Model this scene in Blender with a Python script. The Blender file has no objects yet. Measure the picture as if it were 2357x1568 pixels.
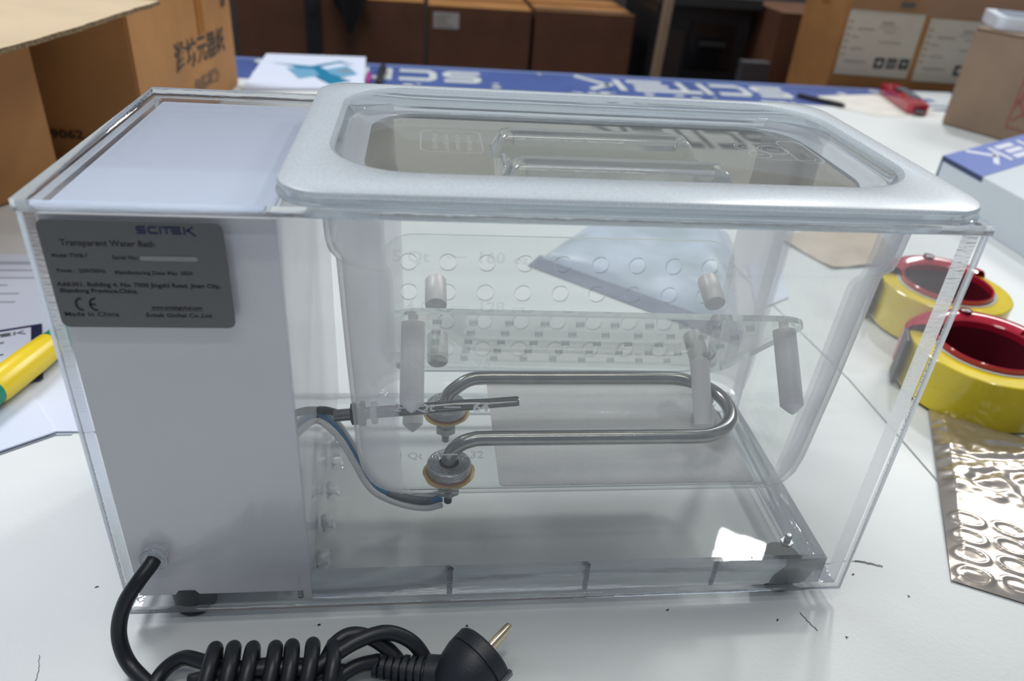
import bpy, bmesh, math, random
from mathutils import Vector, Matrix, Euler, noise
R = math.radians
random.seed(7)
S = bpy.context.scene
COL = S.collection

# ------------------------------------------------------------------ camera
cam_d = bpy.data.cameras.new('camera')
cam = bpy.data.objects.new('camera', cam_d); COL.objects.link(cam)
S.camera = cam
cam_d.sensor_width = 36.0
cam_d.lens = 1744.6 / 2357.0 * 36.0
cam.location = (0.1696, -0.31884, 0.39412)
cam.rotation_euler = (1.02893, -0.06890, -0.10158)
cam_d.clip_start = 0.01
cam_d.dof.use_dof = True
cam_d.dof.focus_distance = 0.46
cam_d.dof.aperture_fstop = 7.0

# ------------------------------------------------------------------ world, light, exposure
W = bpy.data.worlds.new('world'); S.world = W; W.use_nodes = True
W.node_tree.nodes['Background'].inputs[0].default_value = (0.62, 0.70, 0.87, 1)
W.node_tree.nodes['Background'].inputs[1].default_value = 0.42
def area(name, loc, target, sx, sy, power, col):
    l = bpy.data.lights.new(name, 'AREA'); l.shape = 'RECTANGLE'; l.size = sx; l.size_y = sy
    l.energy = power; l.color = col
    o = bpy.data.objects.new(name, l); COL.objects.link(o); o.location = loc
    o.rotation_euler = (Vector(target) - Vector(loc)).to_track_quat('-Z', 'Y').to_euler()
    return o
area('ceiling_light_right', (1.78, 2.26, 2.5), (0.7, 0.4, 0), 0.22, 0.20, 44, (0.98, 0.98, 0.95))
area('ceiling_light_far_right', (3.3, 2.6, 2.6), (0.6, 0.1, 0), 1.0, 0.8, 70, (1.0, 0.98, 0.94))
area('ceiling_light_left', (-1.1, 1.7, 2.5), (0.0, 0.1, 0), 1.0, 0.6, 72, (0.94, 0.97, 1.0))
area('overhead_fill_light', (0.35, 0.0, 2.6), (0.3, 0.1, 0), 1.6, 0.5, 27, (1.0, 0.98, 0.93))  # added broad fill from above for general brightness
area('highlight_strip_behind', (0.25, -1.0, 2.2), (0.3, 0.1, 0.1), 1.4, 0.06, 9, (1.0, 0.99, 0.97))  # added strip behind the camera for highlight lines and front light
S.view_settings.view_transform = 'Standard'
S.view_settings.look = 'None'
S.view_settings.gamma = 1.0
S.view_settings.use_curve_mapping = False
S.view_settings.exposure = -0.60
S.cycles.max_bounces = 10
S.cycles.transmission_bounces = 8
S.cycles.glossy_bounces = 4
S.cycles.diffuse_bounces = 3
S.cycles.transparent_max_bounces = 30
S.cycles.caustics_refractive = True
S.cycles.caustics_reflective = False
S.cycles.blur_glossy = 0.5
S.cycles.sample_clamp_indirect = 4.0
S.cycles.use_denoising = True
S.cycles.use_adaptive_sampling = True
S.cycles.adaptive_threshold = 0.045

# ------------------------------------------------------------------ materials
MATS = {}
def _new(name):
    m = bpy.data.materials.new(name); m.use_nodes = True
    nt = m.node_tree; nt.nodes.clear()
    out = nt.nodes.new('ShaderNodeOutputMaterial')
    return m, nt, out
def mat(name, col, rough=0.5, metal=0.0, var=0.0, vscale=30.0, bump=0.0, bscale=200.0, coat=0.0, spec=0.5, sub=0.0, col2=None, stretch=None):
    if name in MATS: return MATS[name]
    m, nt, out = _new(name)
    p = nt.nodes.new('ShaderNodeBsdfPrincipled')
    nt.links.new(p.outputs[0], out.inputs[0])
    p.inputs['Base Color'].default_value = (*col, 1)
    p.inputs['Roughness'].default_value = rough
    p.inputs['Metallic'].default_value = metal
    p.inputs['Specular IOR Level'].default_value = spec
    p.inputs['Coat Weight'].default_value = coat
    if sub:
        p.inputs['Subsurface Weight'].default_value = sub
        p.inputs['Subsurface Radius'].default_value = (0.01, 0.01, 0.01)
        p.inputs['Subsurface Scale'].default_value = 1.0
    tc = nt.nodes.new('ShaderNodeTexCoord')
    mp = nt.nodes.new('ShaderNodeMapping')
    nt.links.new(tc.outputs['Object'], mp.inputs[0])
    if stretch: mp.inputs['Scale'].default_value = stretch
    if var > 0 or col2:
        n = nt.nodes.new('ShaderNodeTexNoise'); n.inputs['Scale'].default_value = vscale; n.inputs['Detail'].default_value = 6
        nt.links.new(mp.outputs[0], n.inputs['Vector'])
        mx = nt.nodes.new('ShaderNodeMix'); mx.data_type = 'RGBA'
        c2 = col2 if col2 else tuple(max(0, c * (1 - var)) for c in col)
        mx.inputs[6].default_value = (*col, 1); mx.inputs[7].default_value = (*c2, 1)
        cr = nt.nodes.new('ShaderNodeValToRGB'); cr.color_ramp.elements[0].position = 0.35; cr.color_ramp.elements[1].position = 0.7
        nt.links.new(n.outputs[0], cr.inputs[0]); nt.links.new(cr.outputs[0], mx.inputs[0])
        nt.links.new(mx.outputs[2], p.inputs['Base Color'])
    if bump > 0:
        n2 = nt.nodes.new('ShaderNodeTexNoise'); n2.inputs['Scale'].default_value = bscale; n2.inputs['Detail'].default_value = 4
        nt.links.new(mp.outputs[0], n2.inputs['Vector'])
        b = nt.nodes.new('ShaderNodeBump'); b.inputs['Strength'].default_value = bump; b.inputs['Distance'].default_value = 0.001
        nt.links.new(n2.outputs[0], b.inputs['Height']); nt.links.new(b.outputs[0], p.inputs['Normal'])
    MATS[name] = m
    return m

def schlick(nt, f0=0.04, power=5.0, strength=1.0):
    g = nt.nodes.new('ShaderNodeNewGeometry')
    d = nt.nodes.new('ShaderNodeVectorMath'); d.operation = 'DOT_PRODUCT'
    nt.links.new(g.outputs['Incoming'], d.inputs[0]); nt.links.new(g.outputs['Normal'], d.inputs[1])
    def mth(op, a, b=None):
        n = nt.nodes.new('ShaderNodeMath'); n.operation = op; n.use_clamp = False
        for i, v in enumerate((a, b)):
            if v is None: continue
            if isinstance(v, (int, float)): n.inputs[i].default_value = v
            else: nt.links.new(v, n.inputs[i])
        return n.outputs[0]
    a = mth('ABSOLUTE', d.outputs['Value'])
    a = mth('SUBTRACT', 1.0, a)
    a = mth('POWER', a, power)
    a = mth('MULTIPLY', a, (1 - f0) * strength)
    return mth('ADD', a, f0)

def clear(name, tint=(0.997, 1.0, 0.999), rough=0.02, haze=0.0, hcol=(0.9, 0.93, 0.96), f0=0.04, bump=0.0, bscale=60, hazenoise=0.0):
    """a face of a clear sheet: lets light straight through, reflects by Fresnel, may be a little milky"""
    if name in MATS: return MATS[name]
    m, nt, out = _new(name)
    tr = nt.nodes.new('ShaderNodeBsdfTransparent'); tr.inputs[0].default_value = (*tint, 1)
    gl = nt.nodes.new('ShaderNodeBsdfGlossy'); gl.inputs['Roughness'].default_value = rough
    mx = nt.nodes.new('ShaderNodeMixShader')
    nt.links.new(schlick(nt, f0), mx.inputs[0])
    base = tr.outputs[0]
    if haze > 0:
        df = nt.nodes.new('ShaderNodeBsdfDiffuse'); df.inputs[0].default_value = (*hcol, 1)
        tl = nt.nodes.new('ShaderNodeBsdfTranslucent'); tl.inputs[0].default_value = (*hcol, 1)
        m1 = nt.nodes.new('ShaderNodeMixShader'); m1.inputs[0].default_value = 0.5
        nt.links.new(df.outputs[0], m1.inputs[1]); nt.links.new(tl.outputs[0], m1.inputs[2])
        m2 = nt.nodes.new('ShaderNodeMixShader'); m2.inputs[0].default_value = haze
        if hazenoise > 0:
            n = nt.nodes.new('ShaderNodeTexNoise'); n.inputs['Scale'].default_value = 900; n.inputs['Detail'].default_value = 3
            tc = nt.nodes.new('ShaderNodeTexCoord'); nt.links.new(tc.outputs['Object'], n.inputs['Vector'])
            mr = nt.nodes.new('ShaderNodeMapRange'); mr.inputs[1].default_value = 0.3; mr.inputs[2].default_value = 0.7
            mr.inputs[3].default_value = max(0, haze - hazenoise); mr.inputs[4].default_value = min(1, haze + hazenoise)
            nt.links.new(n.outputs[0], mr.inputs[0]); nt.links.new(mr.outputs[0], m2.inputs[0])
        nt.links.new(tr.outputs[0], m2.inputs[1]); nt.links.new(m1.outputs[0], m2.inputs[2])
        base = m2.outputs[0]
    nt.links.new(base, mx.inputs[1]); nt.links.new(gl.outputs[0], mx.inputs[2])
    if bump > 0:
        n2 = nt.nodes.new('ShaderNodeTexNoise'); n2.inputs['Scale'].default_value = bscale
        tc = nt.nodes.new('ShaderNodeTexCoord'); nt.links.new(tc.outputs['Object'], n2.inputs['Vector'])
        b = nt.nodes.new('ShaderNodeBump'); b.inputs['Strength'].default_value = bump; b.inputs['Distance'].default_value = 0.001
        nt.links.new(n2.outputs[0], b.inputs['Height']); nt.links.new(b.outputs[0], gl.inputs['Normal'])
    nt.links.new(mx.outputs[0], out.inputs[0])
    MATS[name] = m
    return m

def glass(name, col=(0.97, 0.99, 1.0), rough=0.03, ior=1.49, milky=0.0, bump=0.0, stretch=(1, 1, 1), bscale=150):
    """a sawn or moulded edge of acrylic: real refraction, with saw marks as fine relief"""
    if name in MATS: return MATS[name]
    m, nt, out = _new(name)
    g = nt.nodes.new('ShaderNodeBsdfGlass'); g.inputs['Color'].default_value = (*col, 1)
    g.inputs['Roughness'].default_value = rough; g.inputs['IOR'].default_value = ior
    last = g.outputs[0]
    if milky > 0:
        tr = nt.nodes.new('ShaderNodeBsdfTransparent'); tr.inputs[0].default_value = (0.95, 0.97, 1.0, 1)
        tl = nt.nodes.new('ShaderNodeBsdfTranslucent'); tl.inputs[0].default_value = (0.95, 0.98, 1.0, 1)
        df = nt.nodes.new('ShaderNodeBsdfDiffuse'); df.inputs[0].default_value = (0.95, 0.98, 1.0, 1)
        a = nt.nodes.new('ShaderNodeMixShader'); nt.links.new(tl.outputs[0], a.inputs[1]); nt.links.new(df.outputs[0], a.inputs[2])
        b2 = nt.nodes.new('ShaderNodeMixShader'); nt.links.new(a.outputs[0], b2.inputs[1]); nt.links.new(tr.outputs[0], b2.inputs[2])
        b2.inputs[0].default_value = 0.35
        mx = nt.nodes.new('ShaderNodeMixShader'); mx.inputs[0].default_value = milky
        nt.links.new(g.outputs[0], mx.inputs[1]); nt.links.new(b2.outputs[0], mx.inputs[2]); last = mx.outputs[0]
    if bump > 0:
        tc = nt.nodes.new('ShaderNodeTexCoord'); mp = nt.nodes.new('ShaderNodeMapping'); mp.inputs['Scale'].default_value = stretch
        n2 = nt.nodes.new('ShaderNodeTexNoise'); n2.inputs['Scale'].default_value = bscale; n2.inputs['Detail'].default_value = 3
        nt.links.new(tc.outputs['Object'], mp.inputs[0]); nt.links.new(mp.outputs[0], n2.inputs['Vector'])
        b = nt.nodes.new('ShaderNodeBump'); b.inputs['Strength'].default_value = bump; b.inputs['Distance'].default_value = 0.001
        nt.links.new(n2.outputs[0], b.inputs['Height']); nt.links.new(b.outputs[0], g.inputs['Normal'])
    nt.links.new(last, out.inputs[0])
    MATS[name] = m
    return m

M_PANEL = clear('clear_acrylic_face', haze=0.012, rough=0.015, f0=0.03)
M_EDGE = glass('sawn_acrylic_edge', milky=0.35, bump=0.5, stretch=(1, 1, 6), bscale=120)
M_EDGEX = glass('polished_acrylic_edge', milky=0.22, bump=0.35, stretch=(1, 8, 8), bscale=60)
M_SIDE = clear('clear_acrylic_side_face', haze=0.06, rough=0.03)
M_TANK = clear('clear_tank_wall', haze=0.02, rough=0.03, bump=0.15, bscale=25, tint=(0.995, 1.0, 0.998), f0=0.03)
M_TFROST = clear('frosted_tank_corner', haze=0.40, rough=0.4, hcol=(0.93, 0.93, 0.97), f0=0.03)
M_RIM = clear('frosted_lid_rim', haze=0.78, rough=0.28, hcol=(0.90, 0.96, 1.0), hazenoise=0.13, f0=0.05)
M_LID = clear('clear_lid_face', haze=0.02, rough=0.02, tint=(0.82, 0.81, 0.77), f0=0.07)
M_LGLASS = glass('moulded_clear_plastic', rough=0.02, milky=0.22, bump=0.06, bscale=40)
M_EMB = clear('embossed_relief', haze=0.5, rough=0.1)
M_MARK = clear('raised_graduation', haze=0.16, rough=0.15, hcol=(0.95, 0.95, 0.97))
M_MARK2 = clear('raised_graduation_bright', haze=0.75, rough=0.15, hcol=(0.95, 0.95, 0.97))
M_WHITE = mat('milky_white_acrylic', (0.80, 0.78, 0.81), rough=0.12, spec=0.5, sub=0.0)
M_WTOP = mat('sky_tinted_white_acrylic', (0.70, 0.77, 0.93), rough=0.10)  # blue sky reflection mixed into the white base colour
M_PEG = mat('white_nylon', (0.84, 0.82, 0.83), rough=0.35, sub=0.2)
M_STEEL = mat('stainless_tube', (0.36, 0.36, 0.355), rough=0.2, metal=1.0, var=0.2, vscale=80)
M_STEELD = mat('dark_stainless', (0.17, 0.17, 0.18), rough=0.16, metal=1.0)
M_FLANGE = mat('machined_steel', (0.46, 0.47, 0.49), rough=0.25, metal=1.0, bump=0.6, bscale=600)
M_YEL = mat('amber_silicone', (0.62, 0.42, 0.10), rough=0.4, var=0.3, vscale=120)
M_REDG = mat('dark_red_gasket', (0.28, 0.07, 0.05), rough=0.5)
M_BLACK = mat('black_rubber', (0.018, 0.022, 0.028), rough=0.45, bump=0.2, bscale=900)
M_CORD = mat('black_cord_sheath', (0.012, 0.014, 0.018), rough=0.38)
M_BLUEW = mat('blue_wire_sheath', (0.04, 0.20, 0.40), rough=0.4)
M_WHITEW = mat('white_wire_sleeve', (0.75, 0.74, 0.74), rough=0.4)
M_BRASS = mat('nickel_brass_pin', (0.80, 0.68, 0.48), rough=0.2, metal=1.0)
M_PLATE = mat('brushed_grey_nameplate', (0.15, 0.15, 0.145), rough=0.42, metal=0.25, var=0.1, vscale=200, stretch=(1, 1, 8))
M_INK = mat('black_ink', (0.012, 0.012, 0.016), rough=0.6)
M_NAVY = mat('navy_ink', (0.012, 0.018, 0.07), rough=0.5)
M_GREYINK = mat('grey_print', (0.14, 0.145, 0.15), rough=0.5)
M_BANNER = mat('white_vinyl', (0.72, 0.75, 0.74), rough=0.45, col2=(0.62, 0.645, 0.645), vscale=2.5, bump=0.15, bscale=350)
M_BLUE = mat('blue_vinyl_print', (0.085, 0.135, 0.38), rough=0.4, var=0.25, vscale=6)
M_PBLUE = mat('pale_blue_print', (0.40, 0.52, 0.72), rough=0.45)
M_WPRINT = mat('white_print', (0.56, 0.60, 0.60), rough=0.45)
M_PAPER = mat('office_paper', (0.66, 0.71, 0.84), rough=0.6)
M_PAPER2 = mat('warm_paper', (0.72, 0.70, 0.64), rough=0.6, var=0.15, vscale=20)
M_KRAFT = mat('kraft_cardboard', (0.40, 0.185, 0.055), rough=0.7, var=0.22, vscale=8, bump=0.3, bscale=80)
M_KRAFTD = mat('shaded_kraft_cardboard', (0.13, 0.050, 0.022), rough=0.7, var=0.3, vscale=8)  # kraft with the shade of the rear row put into its colour
M_KRAFTL = mat('pale_kraft_liner', (0.62, 0.48, 0.31), rough=0.75, var=0.12, vscale=10)
M_KRAFTG = mat('greyed_kraft', (0.27, 0.185, 0.125), rough=0.7, var=0.18, vscale=10)
M_CORR = mat('corrugated_edge', (0.22, 0.15, 0.07), rough=0.9, col2=(0.06, 0.035, 0.015), vscale=260)
M_TAPE = mat('brown_packing_tape', (0.33, 0.13, 0.035), rough=0.2)
M_TEAL = mat('teal_print', (0.02, 0.22, 0.38), rough=0.35)
M_TEAL2 = mat('light_teal_print', (0.18, 0.42, 0.62), rough=0.35)
M_REDP = mat('glossy_dark_red_plastic', (0.42, 0.014, 0.035), rough=0.12, coat=0.5)
M_REDI = mat('red_plastic_inside', (0.11, 0.010, 0.018), rough=0.3)
M_YTAPE = mat('yellow_tape_roll', (0.78, 0.60, 0.01), rough=0.16, var=0.2, vscale=25, coat=0.4)
M_CORE = mat('grey_card_core', (0.50, 0.50, 0.42), rough=0.7)
M_YH = mat('yellow_handle_plastic', (0.85, 0.62, 0.02), rough=0.3)
M_GH = mat('green_handle_plastic', (0.0, 0.24, 0.13), rough=0.35)
M_FLOOR = mat('dark_concrete', (0.05, 0.045, 0.045), rough=0.7, var=0.4, vscale=3)
M_WALL = mat('dark_wall_paint', (0.07, 0.06, 0.055), rough=0.8, var=0.2, vscale=2)
M_BENCH = mat('dark_bench_board', (0.06, 0.045, 0.04), rough=0.6, var=0.3, vscale=12)
M_METALB = mat('black_sheet_metal', (0.015, 0.015, 0.017), rough=0.4)
M_CLOTH = mat('black_cloth', (0.006, 0.006, 0.007), rough=0.85)
M_WOOD = mat('pale_wood_batten', (0.36, 0.25, 0.16), rough=0.6, var=0.3, vscale=30, stretch=(8, 8, 1))
M_FILM = clear('milky_plastic_film', haze=0.55, rough=0.25, hcol=(0.72, 0.80, 0.92), bump=0.6, bscale=40)
M_FILMD = mat('mailer_edge_shade', (0.20, 0.22, 0.29), rough=0.4)  # dark colour for the mailer's shadow and underside edge
M_MAILER = mat('pale_blue_mailer', (0.62, 0.69, 0.82), rough=0.35, col2=(0.40, 0.47, 0.52), vscale=14)
M_LABEL = mat('cream_label_paper', (0.56, 0.50, 0.38), rough=0.5, var=0.08, vscale=15)
M_LTXT = mat('faded_label_print', (0.33, 0.29, 0.22), rough=0.6)
M_STAMP = mat('faded_red_stamp', (0.30, 0.09, 0.075), rough=0.7)
M_FOIL = mat('crumpled_foil_film', (0.62, 0.55, 0.47), rough=0.24, metal=0.8, bump=0.5, bscale=45)
M_MAG = mat('magenta_plastic', (0.40, 0.05, 0.28), rough=0.4)

# ------------------------------------------------------------------ object helpers
ORG = {}
def thing(name, label, cat, loc, group=None):
    o = bpy.data.objects.new(name, None); COL.objects.link(o); o.location = loc
    o.empty_display_size = 0.02
    o['label'] = label; o['category'] = cat
    if group: o['group'] = group
    ORG[o.name] = Vector(loc)
    return o
def obj(name, bm, mats, parent=None, smooth=False, label=None):
    """bm is in world coordinates; becomes one mesh object, a child when parent is given"""
    me = bpy.data.meshes.new(name)
    if parent is not None:
        bmesh.ops.translate(bm, verts=bm.verts, vec=-ORG[parent.name])
    bm.normal_update()
    bm.to_mesh(me); bm.free()
    if not isinstance(mats, (list, tuple)): mats = [mats]
    for m in mats: me.materials.append(m)
    if smooth:
        me.polygons.foreach_set('use_smooth', [True] * len(me.polygons))
        if smooth != 'all':
            me.set_sharp_from_angle(angle=R(32))
    o = bpy.data.objects.new(name, me); COL.objects.link(o)
    if parent is not None:
        o.parent = parent; ORG[o.name] = ORG[parent.name]
    else: ORG[o.name] = Vector((0, 0, 0))
    if label: o['label'] = label
    return o
def center_origin(o):
    me = o.data
    xs = [v.co for v in me.vertices]
    c = Vector((sum(v.x for v in xs) / len(xs), sum(v.y for v in xs) / len(xs), min(v.z for v in xs)))
    me.transform(Matrix.Translation(-c)); o.location = c; ORG[o.name] = c
def single(name, bm, mats, label, cat, smooth=False, group=None, kind=None):
    o = obj(name, bm, mats, smooth=smooth); center_origin(o)
    o['label'] = label; o['category'] = cat
    if group: o['group'] = group
    if kind: o['kind'] = kind
    return o
def struct(name, bm, m):
    o = obj(name, bm, m); o['kind'] = 'structure'; return o

def box(bm, x0, x1, y0, y1, z0, z1, mi=0, M=None, bev=0.0):
    vs = [bm.verts.new(v) for v in [(x0, y0, z0), (x1, y0, z0), (x1, y1, z0), (x0, y1, z0), (x0, y0, z1), (x1, y0, z1), (x1, y1, z1), (x0, y1, z1)]]
    fs = [bm.faces.new([vs[i] for i in f]) for f in [(0, 3, 2, 1), (4, 5, 6, 7), (0, 1, 5, 4), (1, 2, 6, 5), (2, 3, 7, 6), (3, 0, 4, 7)]]
    for f in fs: f.material_index = mi
    if bev:
        es = list({e for f in fs for e in f.edges})
        r = bmesh.ops.bevel(bm, geom=es, offset=bev, segments=2, profile=0.5, affect='EDGES')
        vs = list({v for f in r['faces'] for v in f.verts} | {v for v in vs if v.is_valid})
    if M is not None:
        vv = [v for v in vs if v.is_valid]
        bmesh.ops.transform(bm, matrix=M, verts=vv)
    return vs
def ringverts(bm, c, ax, r, seg, ref=None):
    ax = Vector(ax).normalized()
    ref = Vector(ref) if ref is not None else (Vector((0, 0, 1)) if abs(ax.z) < 0.9 else Vector((1, 0, 0)))
    u = ax.cross(ref).normalized(); v = ax.cross(u).normalized()
    return [bm.verts.new(Vector(c) + u * math.cos(2 * math.pi * i / seg) * r + v * math.sin(2 * math.pi * i / seg) * r) for i in range(seg)]
def bridge(bm, a, b, mi=0):
    n = len(a)
    for i in range(n):
        f = bm.faces.new([a[i], a[(i + 1) % n], b[(i + 1) % n], b[i]]); f.material_index = mi
def cyl(bm, p0, p1, r0, r1=None, seg=24, mi=0, cap=True):
    r1 = r0 if r1 is None else r1
    p0 = Vector(p0); p1 = Vector(p1); ax = p1 - p0
    a = ringverts(bm, p0, ax, r0, seg); b = ringverts(bm, p1, ax, r1, seg)
    bridge(bm, a, b, mi)
    if cap:
        f = bm.faces.new(a[::-1]); f.material_index = mi
        f = bm.faces.new(b); f.material_index = mi
    return a + b
def lathe(bm, prof, p0, axis=(0, 0, 1), seg=32, mi=0, cap=(True, True)):
    """prof: list of (radius, height) along axis from p0"""
    axis = Vector(axis).normalized(); p0 = Vector(p0); rings = []
    for r, h in prof: rings.append(ringverts(bm, p0 + axis * h, axis, max(r, 1e-5), seg))
    for i, (a, b) in enumerate(zip(rings, rings[1:])): bridge(bm, a, b, mi)
    if cap[0]: bm.faces.new(rings[0][::-1]).material_index = mi
    if cap[1]: bm.faces.new(rings[-1]).material_index = mi
def catmull(pts, n=8, closed=False):
    P = [Vector(p) for p in pts]; out = []
    N = len(P)
    rng = range(N) if closed else range(N - 1)
    for i in rng:
        p1 = P[i]; p2 = P[(i + 1) % N]
        p0 = P[(i - 1) % N] if (closed or i > 0) else p1 * 2 - p2
        p3 = P[(i + 2) % N] if (closed or i + 2 < N) else p2 * 2 - p1
        for k in range(n):
            t = k / n
            out.append(0.5 * ((2 * p1) + (p2 - p0) * t + (2 * p0 - 5 * p1 + 4 * p2 - p3) * t * t + (3 * p1 - p0 - 3 * p2 + p3) * t ** 3))
    if not closed: out.append(P[-1])
    return out
def tube(bm, pts, r, seg=14, mi=0, n=8, smooth=True, cap=True, rf=None):
    pts = catmull(pts, n) if smooth else [Vector(p) for p in pts]
    u = None; prev = None; rings = []
    for i, p in enumerate(pts):
        t = (pts[min(i + 1, len(pts) - 1)] - pts[max(i - 1, 0)]).normalized()
        if u is None:
            ref = Vector((0, 0, 1)) if abs(t.z) < 0.9 else Vector((1, 0, 0))
            u = t.cross(ref).normalized()
        else:
            u = (u - t * u.dot(t)).normalized()
        v = t.cross(u)
        rr = r if rf is None else r * rf(i / (len(pts) - 1))
        rings.append([bm.verts.new(p + (u * math.cos(2 * math.pi * k / seg) + v * math.sin(2 * math.pi * k / seg)) * rr) for k in range(seg)])
    for a, b in zip(rings, rings[1:]): bridge(bm, a, b, mi)
    if cap:
        bm.faces.new(rings[0][::-1]).material_index = mi; bm.faces.new(rings[-1]).material_index = mi
def rrect(x0, x1, y0, y1, r, n=8):
    out = []
    for cx, cy, a0 in ((x1 - r, y0 + r, -90), (x1 - r, y1 - r, 0), (x0 + r, y1 - r, 90), (x0 + r, y0 + r, 180)):
        for k in range(n + 1):
            a = R(a0 + 90 * k / n); out.append((cx + r * math.cos(a), cy + r * math.sin(a)))
    return out
def circ(cx, cy, r, n=24):
    return [(cx + r * math.cos(2 * math.pi * i / n), cy + r * math.sin(2 * math.pi * i / n)) for i in range(n)]
def slab(bm, outline, holes, z0, z1, mface=0, medge=1, M=None):
    """flat sheet with real holes, made by filling a 2D curve"""
    cu = bpy.data.curves.new('tmp', 'CURVE'); cu.dimensions = '2D'; cu.fill_mode = 'BOTH'; cu.extrude = (z1 - z0) / 2
    for poly in [outline] + list(holes):
        s = cu.splines.new('POLY'); s.points.add(len(poly) - 1); s.use_cyclic_u = True
        for p, q in zip(s.points, poly): p.co = (q[0], q[1], 0, 1)
    o = bpy.data.objects.new('tmp', cu); COL.objects.link(o)
    me = bpy.data.meshes.new_from_object(o.evaluated_get(bpy.context.evaluated_depsgraph_get()))
    tmp = bmesh.new(); tmp.from_mesh(me)
    bmesh.ops.remove_doubles(tmp, verts=tmp.verts, dist=1e-6)
    bmesh.ops.recalc_face_normals(tmp, faces=tmp.faces)
    bmesh.ops.translate(tmp, verts=tmp.verts, vec=(0, 0, (z0 + z1) / 2))
    tmp.normal_update()
    for f in tmp.faces: f.material_index = mface if abs(f.normal.z) > 0.5 else medge
    if M is not None: tmp.transform(M)
    me2 = bpy.data.meshes.new('t2'); tmp.to_mesh(me2); tmp.free()
    bm.from_mesh(me2)
    bpy.data.objects.remove(o); bpy.data.curves.remove(cu); bpy.data.meshes.remove(me); bpy.data.meshes.remove(me2)
def text(bm, s, size, M, extrude=0.0, align='LEFT', mi=0, sx=1.0, bold=0.0):
    cu = bpy.data.curves.new('tmp', 'FONT'); cu.body = s; cu.size = size; cu.align_x = align; cu.extrude = extrude
    cu.resolution_u = 2; cu.offset = bold
    o = bpy.data.objects.new('tmp', cu); COL.objects.link(o)
    me = bpy.data.meshes.new_from_object(o.evaluated_get(bpy.context.evaluated_depsgraph_get()))
    me.transform(M @ Matrix.Diagonal((sx, 1, 1, 1)))
    n0 = len(bm.faces)
    bm.from_mesh(me); bm.faces.ensure_lookup_table()
    for f in bm.faces[n0:]: f.material_index = mi
    bpy.data.objects.remove(o); bpy.data.curves.remove(cu); bpy.data.meshes.remove(me)
def stroke(bm, pts, w, M, mi=0, z=0.0):
    P = [Vector((p[0], p[1])) for p in pts]
    L = []; Rr = []
    for i, p in enumerate(P):
        d0 = (P[i] - P[i - 1]).normalized() if i > 0 else None
        d1 = (P[i + 1] - P[i]).normalized() if i < len(P) - 1 else None
        if d0 is None: d0 = d1
        if d1 is None: d1 = d0
        n0 = Vector((-d0.y, d0.x)); n1 = Vector((-d1.y, d1.x)); n = (n0 + n1).normalized()
        k = w / 2 / max(0.35, n.dot(n0))
        L.append(p + n * k); Rr.append(p - n * k)
    vl = [bm.verts.new(M @ Vector((q.x, q.y, z))) for q in L]; vr = [bm.verts.new(M @ Vector((q.x, q.y, z))) for q in Rr]
    for i in range(len(P) - 1):
        bm.faces.new([vr[i], vr[i + 1], vl[i + 1], vl[i]]).material_index = mi
def logo(bm, M, mi=0):
    """the word SCITEK in wide, squared letters; 8.4 wide, 1 high"""
    w = 0.26
    def st(x, pts, ww=w): stroke(bm, [(x + a, b) for a, b in pts], ww, M, mi)
    st(0, [(1.3, .87), (.25, .87), (.13, .76), (.13, .60), (.25, .5), (1.08, .5), (1.2, .4), (1.2, .24), (1.08, .13), (0, .13)])
    st(1.55, [(1.3, .87), (.28, .87), (.13, .72), (.13, .28), (.28, .13), (1.3, .13)])
    st(3.1, [(.13, 1), (.13, 0)])
    st(3.5, [(0, .87), (1.25, .87)]); st(3.5, [(.55, .74), (.55, 0)])
    st(4.75, [(.0, .87), (1.25, .87)]); st(4.6, [(0, .5), (1.3, .5)]); st(4.7, [(0, .13), (1.35, .13)])
    st(6.3, [(.13, 1), (.13, .0)]); st(6.3, [(1.35, 1.0), (.35, .42)], .22); st(6.3, [(.55, .58), (1.6, -.18)], .24)
def frame(o, x, y):
    """matrix placing local x,y along given world vectors"""
    x = Vector(x); y = Vector(y); z = x.cross(y).normalized()
    M = Matrix.Identity(4)
    M.col[0] = (*x, 0); M.col[1] = (*y, 0); M.col[2] = (*z, 0); M.col[3] = (*o, 1)
    return M
def quad(bm, pts, mi=0):
    f = bm.faces.new([bm.verts.new(p) for p in pts]); f.material_index = mi; return f
def prism(bm, poly, z0, z1, mi=0, mtop=None):
    a = [bm.verts.new((p[0], p[1], z0)) for p in poly]; b = [bm.verts.new((p[0], p[1], z1)) for p in poly]
    bridge(bm, a, b, mi)
    bm.faces.new(a[::-1]).material_index = mi
    bm.faces.new(b).material_index = mi if mtop is None else mtop
B = bmesh.new

# ================================================================== room
bm = B(); box(bm, -2.2, 3.2, -1.6, 3.4, -0.80, -0.75); struct('floor', bm, M_FLOOR)
bm = B(); box(bm, -2.2, 3.2, 3.3, 3.4, -0.75, 1.4); struct('wall_back', bm, M_WALL)

# ================================================================== work table
tb = thing('work_table', 'long white work table with a blue-bordered printed top, carrying everything in front', 'table', (0.5, 0.6, -0.75))
bm = B(); box(bm, -0.95, 2.05, -0.5, 1.615, -0.03, -0.004, bev=0.002); obj('tabletop', bm, mat('table_board', (0.30, 0.32, 0.33), 0.5), tb)
for x in (-0.9, 1.96):
    for y in (-0.42, 1.5):
        bm = B(); box(bm, x, x + 0.05, y, y + 0.05, -0.75, -0.03); obj('leg', bm, M_METALB, tb)
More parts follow.
